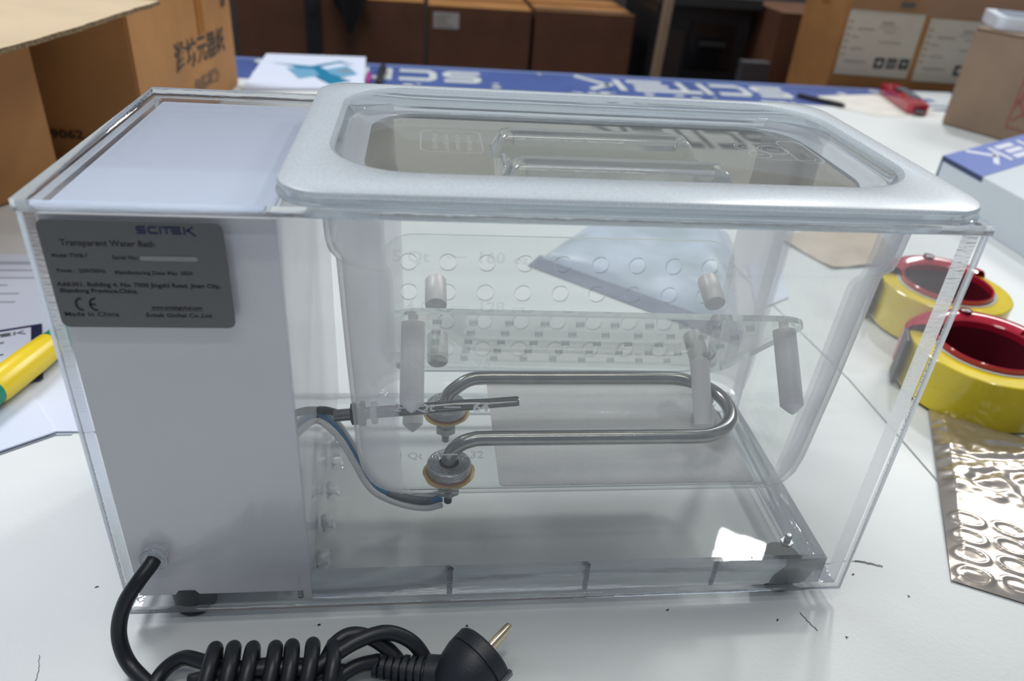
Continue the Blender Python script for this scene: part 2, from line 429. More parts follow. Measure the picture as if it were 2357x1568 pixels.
# printed cover sheets: seam between them runs away from the viewer at x = 0.59
def seam(y): return 0.5935 - 0.012 * y if y < 0.26 else 0.5904 - (y - 0.26) * 0.10
bm = B()
ys = [-0.5, 0.0, 0.15, 0.26, 0.37, 0.6, 1.0, 1.405]
poly = [(-0.95, -0.5)] + [(seam(y) - 0.0012, y) for y in ys] + [(-0.95, 1.405)]
prism(bm, poly, -0.0038, 0.0, 0); obj('cover_sheet', bm, M_BANNER, tb)
bm = B()
poly = [(2.05, 1.405)] + [(seam(y) + 0.0012, y) for y in ys[::-1]] + [(2.05, -0.5)]
prism(bm, poly, -0.0038, 0.0, 0); obj('cover_sheet', bm, M_BANNER, tb)
bm = B(); box(bm, -0.95, 2.05, 1.4055, 1.62, -0.0038, 0.0, 0); box(bm, -0.95, 2.05, 1.62, 1.624, -0.05, 0.0, 0); obj('border_strip', bm, M_BLUE, tb, label='blue printed border along the far edge')
bm = B(); box(bm, -0.95, 2.05, 1.606, 1.611, 0.0001, 0.0005, 0); obj('border_line', bm, M_PBLUE, tb)
# upside-down logo lettering on the blue border, facing the far side
for i, (xr, ln) in enumerate([(0.31, 0.53), (1.07, 0.53), (1.85, 0.53)]):
    bm = B(); logo(bm, frame((xr, 1.575, 0.0005), (-ln / 8.0, 0, 0), (0, -0.115, 0))); obj('border_lettering', bm, M_WPRINT, tb)
bm = B()
for k in range(46):
    x = random.uniform(-0.7, 1.9); y = random.choice([random.uniform(1.405, 1.435), random.uniform(1.43, 1.6)]) ; r = random.uniform(0.004, 0.013)
    if any(a - 0.55 < x < a + 0.03 for a in (0.31, 1.07, 1.85)) and y > 1.44: y = random.uniform(1.405, 1.43)
    f = bm.faces.new([bm.verts.new((x + p * (1 + 0.3 * random.random()), y + q, 0.0006 + k * 1e-6)) for p, q in [(a, b) for a, b in circ(0, 0, r, 9)]])
o = obj('splash_print', bm, M_WPRINT, tb); o['kind'] = 'stuff'
bm = B(); logo(bm, frame((0.86, 1.16, 0.0004), (-0.046, 0.0, 0), (0, -0.135, 0))); obj('table_lettering', bm, M_GREYINK, tb)
# scuffs
bm = B()
def scuff(pts, w):
    P = catmull([(a, b, 0) for a, b in pts], 6)
    stroke(bm, [(p.x + random.uniform(-.0004, .0004), p.y + random.uniform(-.0004, .0004)) for p in P], w, Matrix.Identity(4), z=0.0003)
scuff([(-0.044, -0.018), (-0.040, -0.028), (-0.039, -0.036)], 0.0004)
scuff([(0.449, 0.029), (0.462, 0.031), (0.478, 0.032), (0.490, 0.029)], 0.0005)
scuff([(0.478, 0.032), (0.490, 0.0285), (0.496, 0.026)], 0.0016)
scuff([(0.418, -0.010), (0.421, -0.018), (0.4235, -0.024)], 0.0007)
for x, y in [(0.40, -0.015), (0.33, -0.004), (0.47, 0.02), (0.44, -0.03), (-0.03, 0.03), (0.20, -0.01), (0.11, -0.005), (0.5, 0.0), (0.15, -0.02)]:
    scuff([(x, y), (x + 0.0008, y + 0.0003)], 0.0008)
o = obj('scuff_mark', bm, M_GREYINK, tb); o['kind'] = 'stuff'

# ================================================================== rear bench and what stands on it
rb = thing('rear_bench', 'low dark bench behind the white table carrying a row of brown cartons', 'bench', (0.6, 2.3, -0.75))
bm = B(); box(bm, -1.1, 2.6, 1.66, 3.1, -0.37, -0.34); obj('bench_top', bm, M_BENCH, rb)
for x in (-1.05, 2.5):
    for y in (1.7, 3.0):
        bm = B(); box(bm, x, x + 0.06, y, y + 0.06, -0.75, -0.37); obj('leg', bm, M_METALB, rb)

def carton(name, label, c, u, v, h, mbody=M_KRAFT, tape=True, flaps=True, group=None, tapem=None, front_dark=None):
    """closed cardboard box: walls, four top flaps with a slot, a tape strip. c = base corner, u, v = side vectors"""
    c = Vector(c); u = Vector(u); v = Vector(v); up = Vector((0, 0, h))
    t = thing(name, label, 'box', c, group)
    bm = B()
    def hexa(bm, o, a, b, w, mi=0):
        q = [o, o + a, o + a + b, o + b]
        vs = [bm.verts.new(p) for p in q] + [bm.verts.new(p + w) for p in q]
        for f in [(0, 3, 2, 1), (4, 5, 6, 7), (0, 1, 5, 4), (1, 2, 6, 5), (2, 3, 7, 6), (3, 0, 4, 7)]:
            bm.faces.new([vs[i] for i in f]).material_index = mi
    hexa(bm, c, u, v, up)
    bmesh.ops.bevel(bm, geom=list(bm.edges), offset=0.003, segments=2, affect='EDGES')
    obj('carton_body', bm, mbody, t)
    if flaps:
        un = u.normalized(); vn = v.normalized(); th = Vector((0, 0, 0.003))
        for k in (0, 1):
            bm = B(); hexa(bm, c + up + v * (0.004 + 0.5 * k) + Vector((0, 0, 0.0005)) + un * 0.002, u - un * 0.004, v * 0.492, th)
            obj('flap', bm, M_KRAFT if mbody is M_KRAFTD and group else mbody, t)  # rear flaps take the lit kraft, their bodies the copy darkened for shade
    if tape:
        vn = v.normalized()
        bm = B()
        hexa(bm, c + up + v * 0.5 - vn * 0.024 + Vector((0, 0, 0.004)) - u.normalized() * 0.001, u + u.normalized() * 0.002, vn * 0.048, Vector((0, 0, 0.0006)))
        n = u.cross(v).normalized()
        hexa(bm, c + up + v * 0.5 - vn * 0.024 - u.normalized() * 0.0012 + Vector((0, 0, -0.06)), u.normalized() * 0.0008, vn * 0.048, Vector((0, 0, 0.064)))
        obj('tape_strip', bm, tapem or M_TAPE, t)
    return t
grp = 'brown cartons in a row behind the table'
t0_ = carton('cardboard_box', 'brown carton in shade, partly hidden behind the printed carton, leftmost of the rear row', (-0.40, 2.30, -0.34), (0.235, 0, 0), (0, 0.40, 0), 0.55, M_KRAFTD, group=grp)
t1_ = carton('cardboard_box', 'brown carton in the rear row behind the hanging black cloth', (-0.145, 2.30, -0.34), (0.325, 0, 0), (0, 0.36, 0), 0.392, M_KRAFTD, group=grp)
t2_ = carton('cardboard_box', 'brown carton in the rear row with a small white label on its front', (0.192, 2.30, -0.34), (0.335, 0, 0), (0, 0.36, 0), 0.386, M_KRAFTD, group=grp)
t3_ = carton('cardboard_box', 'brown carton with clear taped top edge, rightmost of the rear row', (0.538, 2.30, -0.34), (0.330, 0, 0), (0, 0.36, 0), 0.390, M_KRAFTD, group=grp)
bm = B(); box(bm, 0.210, 0.292, 2.2985, 2.2994, -0.018, 0.030); obj('shipping_label', bm, mat('white_label_dim', (0.42, 0.38, 0.36), 0.6), t2_)
bm = B()
for i in range(4): box(bm, 0.216, 0.216 + random.uniform(.03, .06), 2.2976, 2.2982, -0.010 + i * 0.010, -0.006 + i * 0.010)
obj('label_print', bm, M_LTXT, t2_)
bm = B(); box(bm, 0.540, 0.866, 2.2975, 2.36, 0.0545, 0.055); obj('clear_tape', bm, clear('clear_tape_film', haze=0.03, rough=0.10, f0=0.05, bump=0.8, bscale=60), t3_)

# black cloth hanging between cartons, black post
bm = B()
ring = []
for k in range(7):
    z = 0.11 - k * 0.024; w = 0.062 * (1 - k / 6.6) + 0.003
    ring.append([bm.verts.new((-0.045 + w * 1.05 * math.cos(a) + 0.004 * math.sin(3 * a + k), 2.22 + 0.035 * (1 - k / 8) * math.sin(a), z)) for a in [2 * math.pi * i / 20 for i in range(20)]])
for a, b in zip(ring, ring[1:]): bridge(bm, b, a)
bm.faces.new(ring[0]); bm.faces.new(ring[-1][::-1])
tube(bm, [(-0.045, 2.22, 0.108), (-0.045, 2.29, 0.095), (-0.045, 2.38, 0.078), (-0.045, 2.5, 0.073)], 0.012, seg=10)
single('black_cloth', bm, M_CLOTH, 'black cloth hanging in a point in front of the rear cartons', 'cloth', smooth=True)
bm = B(); box(bm, -0.178, -0.134, 2.20, 2.24, -0.34, 0.28); box(bm, -0.20, -0.11, 2.18, 2.26, -0.34, -0.325)
box(bm, -0.165, -0.147, 2.195, 2.20, 0.02, 0.05)
single('black_post', bm, M_METALB, 'narrow black post standing between the two leftmost rear cartons', 'post')

# dark equipment
eq = thing('equipment_cabinet', 'large black equipment cabinet in shadow right of the rear cartons', 'cabinet', (1.08, 2.4, -0.34))
bm = B(); box(bm, 0.93, 1.25, 2.26, 2.7, -0.34, 0.10, bev=0.004); obj('cabinet_body', bm, M_METALB, eq)
bm = B(); box(bm, 0.92, 1.26, 2.22, 2.72, 0.10, 0.135, bev=0.004); obj('top_cover', bm, mat('charcoal_panel', (0.03, 0.03, 0.032), 0.45), eq)
bm = B(); box(bm, 1.045, 1.20, 2.25, 2.26, -0.09, 0.055, bev=0.002); obj('control_panel', bm, mat('gloss_black', (0.008, 0.008, 0.01), 0.15), eq)
bm = B(); box(bm, 0.955, 1.03, 2.25, 2.26, -0.30, 0.02, bev=0.002); obj('side_door', bm, mat('brown_black', (0.03, 0.02, 0.018), 0.5), eq)
bm = B(); box(bm, 1.08, 1.17, 2.243, 2.25, -0.02, -0.005, bev=0.001); obj('handle', bm, mat('charcoal_panel', (0.03, 0.03, 0.032), 0.45), eq)
bm = B(); box(bm, 0.0, 0.022, 0, 0.035, 0, 0.66); bm.transform(Matrix.Translation((0.905, 2.14, -0.34)) @ Matrix.Rotation(R(1.5), 4, 'Y'))
single('wooden_batten', bm, M_WOOD, 'thin pale wooden batten standing upright beside the black cabinet', 'batten')
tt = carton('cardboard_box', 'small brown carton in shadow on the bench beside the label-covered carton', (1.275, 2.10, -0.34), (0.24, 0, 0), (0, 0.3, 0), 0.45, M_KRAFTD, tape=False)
bm = B(); box(bm, 1.15, 1.24, 2.02, 2.06, -0.34, -0.02, bev=0.003); single('grey_pouch', bm, mat('dark_grey_vinyl', (0.06, 0.055, 0.06), 0.5), 'dark grey pouch standing against the shadowed carton', 'pouch')
bm = B(); box(bm, -0.012, 0.055, 0, 0.04, 0, 0.03, bev=0.003); bm.transform(Matrix.Translation((1.13, 1.80, -0.1)) @ Matrix.Rotation(R(12), 4, 'Y') @ Matrix.Rotation(R(20), 4, 'Z'))
box(bm, 1.09, 1.20, 1.78, 1.86, -0.34, -0.105)
single('kraft_block', bm, M_KRAFTD, 'small brown cardboard stub just behind the table edge', 'box')

# label-covered carton
lc = carton('cardboard_box', 'large orange-brown carton with two cream shipping labels at the back right', (1.252, 1.68, -0.34), (0.50, 0.0, 0), (0, 0.24, 0), 0.58, M_KRAFT, group=None)
def lab(x0, z0, x1, z1, sh):
    o = Vector((x0, 1.6785, z0))
    bm = B()
    pts = [(x0, 1.678, z0), (x1, 1.678, z0 - .004), (x1 + sh, 1.678, z1 - .003), (x0 + sh, 1.678, z1)]
    f = quad(bm, pts); r = bmesh.ops.extrude_face_region(bm, geom=[f])
    bmesh.ops.translate(bm, verts=[v for v in r['geom'] if isinstance(v, bmesh.types.BMVert)], vec=(0, -0.0008, 0))
    bmesh.ops.recalc_face_normals(bm, faces=bm.faces)
    p = obj('shipping_label', bm, M_LABEL, lc)
    bm = B(); y = 1.6768; w = x1 - x0; hh = z1 - z0
    def bar(a, b, c2, d): box(bm, x0 + w * a + sh * c2, x0 + w * b + sh * c2, y - .0003, y, z0 + hh * c2, z0 + hh * d)
    bar(.45, .62, .80, .84); bar(.15, .38, .70, .725); bar(.5, .66, .68, .70); bar(.48, .78, .52, .54); bar(.12, .30, .40, .42); bar(.1, .2, .58, .6)
    bar(.08, .38, .20, .225); bar(.42, .70, .75, .765)
    for r_ in range(6): bar(.02, .07, .3 + r_ * .1, .34 + r_ * .1)
    obj('label_print', bm, M_LTXT, p)
    bm = B()
    for k in range(3):
        a = x0 + w * (.50 + .17 * k); zz = z0 + hh * .12
        box(bm, a, a + w * .135, y - .0003, y, zz, zz + hh * .17)
    o = obj('handling_symbol', bm, mat('black_symbol_print', (0.04, 0.045, 0.04), 0.6), p); o['kind'] = 'stuff'
    bm = B()
    for k in range(3):
        a = x0 + w * (.50 + .17 * k); zz = z0 + hh * .12
        cx = a + w * .067; cz = zz + hh * .085
        if k == 0: box(bm, cx - w * .03, cx + w * .03, y - .0008, y - .0004, cz - hh * .035, cz + hh * .02); box(bm, cx - w * .01, cx + w * .02, y - .0008, y - .0004, cz + hh * .02, cz + hh * .04)
        elif k == 1:
            box(bm, cx - w * .035, cx - w * .02, y - .0008, y - .0004, cz - hh * .06, cz + hh * .04); box(bm, cx + w * .02, cx + w * .035, y - .0008, y - .0004, cz - hh * .06, cz + hh * .04)
        else: box(bm, cx - w * .004, cx + w * .004, y - .0008, y - .0004, cz - hh * .06, cz + hh * .02); box(bm, cx - w * .035, cx + w * .035, y - .0008, y - .0004, cz + hh * .0, cz + hh * .025)
    o = obj('symbol_cutout', bm, M_LABEL, p); o['kind'] = 'stuff'
lab(1.262, 0.022, 1.470, 0.182, 0.0); lab(1.487, 0.014, 1.712, 0.172, 0.0)
bm = B(); box(bm, 1.395, 1.432, 1.6772, 1.6784, 0.193, 0.205); obj('dark_sticker', bm, mat('grey_sticker', (0.09, 0.08, 0.06), 0.5), lc)
bm = B(); box(bm, 1.26, 1.745, 1.6760, 1.6765, 0.175, 0.235); obj('clear_tape', bm, MATS['clear_tape_film'], lc)

# ================================================================== left cartons
pc = carton('cardboard_box', 'open orange-brown carton printed with dark characters, with a wide pale flap', (-0.216, 0.80, 0.0006), (0.012, 0.548, 0), (-0.45, 0.01, 0), 0.225, M_KRAFT, tape=False, flaps=False)
u = Vector((0.012, 0.548, 0)).normalized(); nrm = Vector((u.y, -u.x, 0))
MT = frame(Vector((-0.216, 0.80, 0)) + nrm * 0.0008, u, (0, 0, 1))
bm = B(); text(bm, '潍坊元器纸', 0.047, MT @ Matrix.Translation((0.168, 0.106, 0)) @ Matrix.Rotation(R(-4), 4, 'Z'), bold=0.0010, sx=1.30)
obj('printed_characters', bm, mat('brown_black_ink', (0.045, 0.03, 0.02), 0.7), pc)
bm = B(); text(bm, '包装纸箱', 0.026, MT @ Matrix.Translation((0.250, 0.052, 0)) @ Matrix.Rotation(R(-3), 4, 'Z'), bold=0.0008, sx=1.55)
obj('printed_characters', bm, mat('faint_brown_ink', (0.16, 0.09, 0.05), 0.7), pc)
bm = B(); text(bm, '品', 0.026, MT @ Matrix.Translation((0.475, 0.160, 0)), bold=0.0006, sx=1.4)
obj('printed_characters', bm, MATS['brown_black_ink'], pc)
bm = B(); box(bm, 0.312, 0.350, 0.136, 0.224, 0.0, 0.0012); bm.transform(frame(Vector((-0.216, 0.80, 0)) + nrm * 0.0005, u, (0, 0, 1))); obj('tape_strip', bm, mat('kraft_tape', (0.32, 0.13, 0.03), 0.35), pc)
bm = B(); text(bm, '9062 - 2012', 0.017, Matrix(((1, 0, 0, -0.345), (0, 0, -1, 0.7992), (0, 1, 0, 0.045), (0, 0, 0, 1))), bold=0.0004, sx=1.3)
obj('printed_number', bm, MATS['brown_black_ink'], pc)
nc = carton('cardboard_box', 'plain orange-brown carton at the left picture edge, under the pale flap', (-0.310, 0.728, 0.0006), (-0.17, -0.30, 0), (-0.35, 0.05, 0), 0.205, M_KRAFT, tape=False, flaps=False)
# wide open flap lying out over both cartons, pale liner up
bm = B()
e0 = Vector((-0.212, 0.40)); e2 = Vector((-0.163, 0.795))
N = 26; top = []
pts = []
for i in range(N + 1):
    t = i / N; p = e0.lerp(e2, t) + Vector((0.004 * math.sin(t * 5) + random.uniform(-.0012, .0012), 0))
    pts.append(p)
zf = lambda t: 0.232 - 0.004 * t
a = [bm.verts.new((p.x, p.y, zf(i / N))) for i, p in enumerate(pts)]
b = [bm.verts.new((p.x, p.y, zf(i / N) + 0.005)) for i, p in enumerate(pts)]
c = [bm.verts.new((p.x - 0.62, p.y + 0.0, zf(i / N) + 0.010)) for i, p in enumerate(pts)]
d = [bm.verts.new((p.x - 0.62, p.y + 0.0, zf(i / N) + 0.005)) for i, p in enumerate(pts)]
for i in range(N):
    bm.faces.new([a[i], a[i + 1], b[i + 1], b[i]]).material_index = 1
    bm.faces.new([b[i], b[i + 1], c[i + 1], c[i]])
    bm.faces.new([c[i], c[i + 1], d[i + 1], d[i]]); bm.faces.new([d[i], d[i + 1], a[i + 1], a[i]]).material_index = 2
bm.faces.new([a[0], b[0], c[0], d[0]]).material_index = 1; bm.faces.new([a[N], d[N], c[N], b[N]]).material_index = 1
bmesh.ops.recalc_face_normals(bm, faces=bm.faces)
obj('open_flap', bm, [M_KRAFTL, M_CORR, M_KRAFT], pc, label='pale open flap with a ragged corrugated edge')

# ================================================================== brochure, pens, papers at the back
br = thing('brochure', 'white brochure with a teal angular design at the far table edge', 'brochure', (-0.07, 1.49, 0))
bm = B(); prism(bm, [(-0.186, 1.30), (0.052, 1.345), (0.036, 1.665), (-0.198, 1.645)], 0.0006, 0.006); obj('cover_page', bm, M_PAPER, br)
bm = B()
for pts in ([(-0.17, 1.545), (-0.08, 1.53), (-0.02, 1.60), (0.018, 1.56), (-0.02, 1.58), (-0.075, 1.505)],):
    bm.faces.new([bm.verts.new((x, y, 0.0065)) for x, y in pts])
bm.faces.new([bm.verts.new((x, y, 0.0066)) for x, y in [(-0.13, 1.53), (-0.06, 1.525), (-0.035, 1.49), (0.0, 1.42), (0.022, 1.40), (-0.02, 1.36), (-0.045, 1.40), (-0.075, 1.46)]])
obj('cover_print', bm, M_TEAL, br)
bm = B(); bm.faces.new([bm.verts.new((x, y, 0.0068)) for x, y in [(-0.03, 1.46), (-0.045, 1.50), (0.0, 1.55), (0.03, 1.47), (0.0, 1.43)]]); bm.faces.new([bm.verts.new((x, y, 0.0067)) for x, y in [(-0.13, 1.50), (-0.07, 1.50), (-0.05, 1.44), (-0.09, 1.40), (-0.105, 1.44)]]); obj('cover_print', bm, M_TEAL2, br)
bm = B(); bm.faces.new([bm.verts.new((x, y, 0.0071)) for x, y in [(-0.02, 1.49), (0.0, 1.515), (0.02, 1.49), (0.0, 1.475)]]); obj('cover_picture', bm, mat('grey_picture', (0.25, 0.3, 0.33), 0.4), br)
def pen(name, p0, p1, r, m, label, capm=None, cat='pen'):
    p0 = Vector(p0); p1 = Vector(p1); ax = (p1 - p0); L = ax.length
    t = thing(name, label, cat, (p0 + p1) / 2)
    bm = B(); lathe(bm, [(r * .7, 0), (r, .004), (r, L * .62)], p0, ax, 16); obj('barrel', bm, m, t, smooth=True)
    bm = B(); lathe(bm, [(r * 1.12, L * .62), (r * 1.12, L * .9), (r * .5, L)], p0, ax, 16); obj('cap', bm, capm or m, t, smooth=True)
pen('marker_pen', (0.080, 1.385, 0.008), (0.084, 1.56, 0.008), 0.0075, M_INK, 'dark marker pen lying right of the teal brochure')
pen('marker_pen', (0.057, 1.40, 0.006), (0.055, 1.48, 0.006), 0.0055, M_MAG, 'short magenta marker beside the brochure edge')
pen('ballpoint_pen', (1.075, 1.475, 0.0065), (1.152, 1.385, 0.0065), 0.0055, M_INK, 'thin black pen on the loose grey sheet at the far right table edge', M_INK)
bm = B(); prism(bm, [(1.138, 1.50), (1.135, 1.385), (1.200, 1.325), (1.33, 1.345), (1.40, 1.42), (1.36, 1.56)], 0.0004, 0.0011)
single('paper_sheet', bm, M_PAPER2, 'loose greyish sheet of paper under the red box cutter', 'paper')
fl = thing('printed_leaflet', 'white and blue leaflet lying behind the red box cutter', 'leaflet', (1.46, 1.52, 0))
bm = B(); prism(bm, [(1.345, 1.40), (1.50, 1.43), (1.56, 1.61), (1.38, 1.60)], 0.0012, 0.0020); obj('sheet', bm, M_WPRINT, fl)
bm = B(); box(bm, 1.36, 1.50, 1.44, 1.452, 0.0021, 0.0024); box(bm, 1.41, 1.45, 1.49, 1.52, 0.0021, 0.0024); obj('leaflet_print', bm, M_BLUE, fl)
kn = thing('box_cutter', 'red and black box cutter lying at the far right of the table', 'box cutter', (1.34, 1.46, 0))
ax = (Vector((1.316, 1.352, 0)) - Vector((1.362, 1.572, 0))); L = ax.length; axn = ax.normalized(); sd = Vector((-axn.y, axn.x, 0))
MK = frame((1.362, 1.572, 0.0025), axn, sd)
bm = B(); slab(bm, rrect(0, L, -0.024, 0.024, 0.012, 5), [], 0, 0.022, 0, 0, M=MK); obj('handle', bm, M_REDP, kn, smooth=True)
bm = B(); slab(bm, rrect(L * .2, L * .72, 0.002, 0.0262, 0.008, 4), [], 0.002, 0.024, 0, 0, M=MK); obj('grip', bm, mat('slate_grip', (0.06, 0.07, 0.09), 0.5), kn)
bm = B(); box(bm, L - 0.002, L + 0.012, -0.012, 0.012, 0.006, 0.012); bm.transform(MK); obj('blade_tip', bm, M_STEELD, kn)
bm = B(); box(bm, L * .3, L * .45, -0.012, -0.002, 0.0222, 0.026, bev=0.001); bm.transform(MK); obj('slider', bm, M_INK, kn)

# ================================================================== brown box and white-blue box on the right
bb = carton('cardboard_box', 'plain grey-brown carton with a faded red stamp standing on the white table', (1.332, 1.284, 0.0006), (0.16, -0.326, 0), (0.29, 0.14, 0), 0.2, M_KRAFTG, tape=True, tapem=mat('dull_tape', (0.30, 0.22, 0.16), 0.3))
u = Vector((0.16, -0.326, 0)).normalized(); n_ = Vector((u.y, -u.x, 0)) * 1.0
if n_.x > 0: n_ = -n_
MB_ = frame(Vector((1.332, 1.284, 0)) + n_ * 0.001, u, (0, 0, 1))
bm = B()
for k in range(18):
    a = random.uniform(0.14, 0.25); b_ = random.uniform(0.035, 0.125); l = random.uniform(.015, .04); th = random.uniform(-1, 1) if k % 2 else 1.57 + random.uniform(-.4, .4)
    stroke(bm, [(a - l / 2 * math.cos(th), b_ - l / 2 * math.sin(th)), (a + l / 2 * math.cos(th), b_ + l / 2 * math.sin(th))], 0.004, MB_)
stroke(bm, [(0.135, 0.03), (0.26, 0.03), (0.26, 0.13), (0.135, 0.13), (0.135, 0.03)], 0.003, MB_)
o = obj('red_stamp', bm, M_STAMP, bb)
wt = thing('white_tray', 'white plastic tray with rounded edge lying on the stamped carton', 'tray', (1.50, 1.27, 0.206))
bm = B(); MTr = Matrix.Translation((1.52, 1.275, 0.2055)) @ Matrix.Rotation(R(-25), 4, 'Z')
slab(bm, rrect(-0.14, 0.14, -0.085, 0.085, 0.02, 5), [], 0, 0.024, 0, 0, M=MTr); obj('tray_body', bm, mat('white_plastic', (0.72, 0.76, 0.82), 0.35), wt, smooth=True)
bm = B(); slab(bm, rrect(-0.12, 0.12, -0.065, 0.065, 0.015, 5), [], 0.0242, 0.026, 0, 0, M=MTr); obj('tray_inset', bm, mat('grey_plastic', (0.25, 0.29, 0.36), 0.35), wt)

C1 = Vector((1.005, 0.80, 0.0006)); uu = Vector((-0.004, -0.50, 0)); vv = Vector((0.36, 0.215, 0)); hb = 0.068
wb = thing('gift_box', 'flat white box with a blue printed band and white lettering, right of the lid', 'box', C1)
bm = B(); q = [C1, C1 + uu, C1 + uu + vv, C1 + vv]
a = [bm.verts.new(p) for p in q]; b = [bm.verts.new(p + Vector((0, 0, hb))) for p in q]
for i in range(4): bm.faces.new([a[i], a[(i + 1) % 4], b[(i + 1) % 4], b[i]])
bm.faces.new(a[::-1]); bm.faces.new(b); bmesh.ops.recalc_face_normals(bm, faces=bm.faces)
obj('box_body', bm, mat('white_box_card', (0.60, 0.66, 0.70), 0.4), wb)
zt = Vector((0, 0, hb + 0.0005)); un = uu.normalized()
bm = B(); quad(bm, [C1 + zt, C1 + un * 0.102 + zt, C1 + un * 0.102 + vv + zt, C1 + vv + zt]); bmesh.ops.recalc_face_normals(bm, faces=bm.faces); obj('blue_band', bm, mat('blue_box_print', (0.16, 0.23, 0.55), 0.35), wb)
bm = B()
for (s0, s1, zz0, zz1) in ((0, .104, .061, .0686), (0, .004, 0, .068)):
    quad(bm, [C1 + un * s0 + Vector((-.0008, 0, zz0)), C1 + un * s1 + Vector((-.0008, 0, zz0)), C1 + un * s1 + Vector((-.0008, 0, zz1)), C1 + un * s0 + Vector((-.0008, 0, zz1))])
obj('navy_edge', bm, mat('navy_box_print', (0.02, 0.04, 0.12), 0.4), wb)
bm = B(); ML = frame(C1 + zt + Vector((0, 0, .0004)) + vv * 1.02 + un * 0.016, -vv.normalized() * 0.0455, un * 0.062)
logo(bm, ML); obj('band_lettering', bm, mat('white_box_print', (0.75, 0.78, 0.88), 0.35), wb)

# ================================================================== papers and tool on the left
pl = thing('paper_sheet', 'large white sheet of paper with printed lines, lower sheet left of the acrylic box', 'paper', (-0.2, 0.3, 0))
cnr = Vector((-0.1124, 0.1846)); a1 = Vector((-0.80, -0.60)); a2 = Vector((-0.60, 0.80))
bm = B(); prism(bm, [(-0.36, 0.187), (0.03, 0.186), (0.03, 0.50), (-0.36, 0.51)], 0.0006, 0.0016); obj('sheet', bm, M_PAPER, pl)
bm = B()
for k in range(9):
    stroke(bm, [(-0.30, 0.485 - k * 0.018), (-0.26 + 0.03 * random.random(), 0.487 - k * 0.018)], 0.003 if k else 0.007, Matrix.Identity(4), z=0.0019)
obj('printed_lines', bm, mat('light_grey_print', (0.42, 0.46, 0.55), 0.6), pl)
pa = thing('paper_sheet', 'white sheet of paper lying at an angle over another sheet, left of the acrylic box', 'paper', (-0.25, 0.2, 0))
bm = B(); P = [cnr, cnr + a2 * 0.10, cnr + a2 * 0.10 + a1 * 0.30, cnr + a1 * 0.30]
prism(bm, [(p.x, p.y) for p in P], 0.0018, 0.0030); obj('sheet', bm, M_PAPER, pa)
bm = B()
stroke(bm, [(cnr.x + 0.012, cnr.y - 0.0003), (cnr.x, cnr.y - 0.0006), (cnr.x + a1.x * 0.3, cnr.y + a1.y * 0.3 - 0.0006)], 0.0024, Matrix.Identity(4), z=0.0006)  # sheet edge and its thin shadow drawn as one grey line
obj('sheet_edge_shadow', bm, mat('paper_edge_shadow', (0.36, 0.41, 0.48), 0.6), pa)
bc = thing('instruction_card', 'white card with a navy border under the yellow-green handle', 'card', (-0.2, 0.3, 0))
A = Vector((-0.150, 0.257)); Bp = Vector((-0.188, 0.350)); d_ = (Bp - A); e_ = Vector((-d_.y, d_.x)).normalized() * 0.14
bm = B(); prism(bm, [(p.x, p.y) for p in (A, Bp, Bp + e_, A + e_)][::-1], 0.0032, 0.0044); obj('card_border', bm, M_NAVY, bc)
dn = d_.normalized(); en = e_.normalized()
bm = B(); prism(bm, [(p.x, p.y) for p in (A + dn * .005 + en * .009, Bp - dn * .005 + en * .009, Bp - dn * .005 + e_, A + dn * .005 + e_)][::-1], 0.0045, 0.0048); obj('card_face', bm, M_PAPER, bc)
bm = B()
MC = frame((Bp.x + en.x * .13 - dn.x * .018, Bp.y + en.y * .13 - dn.y * .018, 0.0052), (-en.x, -en.y, 0), (dn.x, dn.y, 0))
logo(bm, MC @ Matrix.Translation((0.068, 0.002, 0)) @ Matrix.Scale(0.0062, 4))
for k in range(5): stroke(bm, [(0.05, -0.009 - k * 0.011), (0.10 - 0.012 * (k % 2), -0.009 - k * 0.011)], 0.0022, MC)
obj('card_print', bm, M_GREYINK, bc)
tool = thing('tool_handle', 'yellow and green plastic tool handle lying on the papers at the left edge', 'tool', (-0.163, 0.245, 0))
p0 = Vector((-0.185, 0.155, 0.0185)); p1 = Vector((-0.1475, 0.318, 0.0165)); ax = p1 - p0; L = ax.length
bm = B(); lathe(bm, [(0.004, 0), (0.010, 0.003), (0.0125, 0.012), (0.0125, L * .40)], p0, ax, 24); obj('green_end', bm, M_GH, tool, smooth=True); bm = B(); lathe(bm, [(0.0118, L * .81), (0.0115, L * .90), (0.008, L * .98), (0.003, L)], p0, ax, 24); obj('green_end', bm, M_GH, tool, smooth=True)
bm = B(); lathe(bm, [(0.0126, L * .39), (0.0134, L * .42), (0.0134, L * .66), (0.0124, L * .82)], p0, ax, 24); obj('yellow_grip', bm, M_YH, tool, smooth=True)
bm = B(); lathe(bm, [(0.003, L * .99), (0.003, L * 1.12)], p0, ax, 16); obj('shaft', bm, M_STEEL, tool, smooth=True)

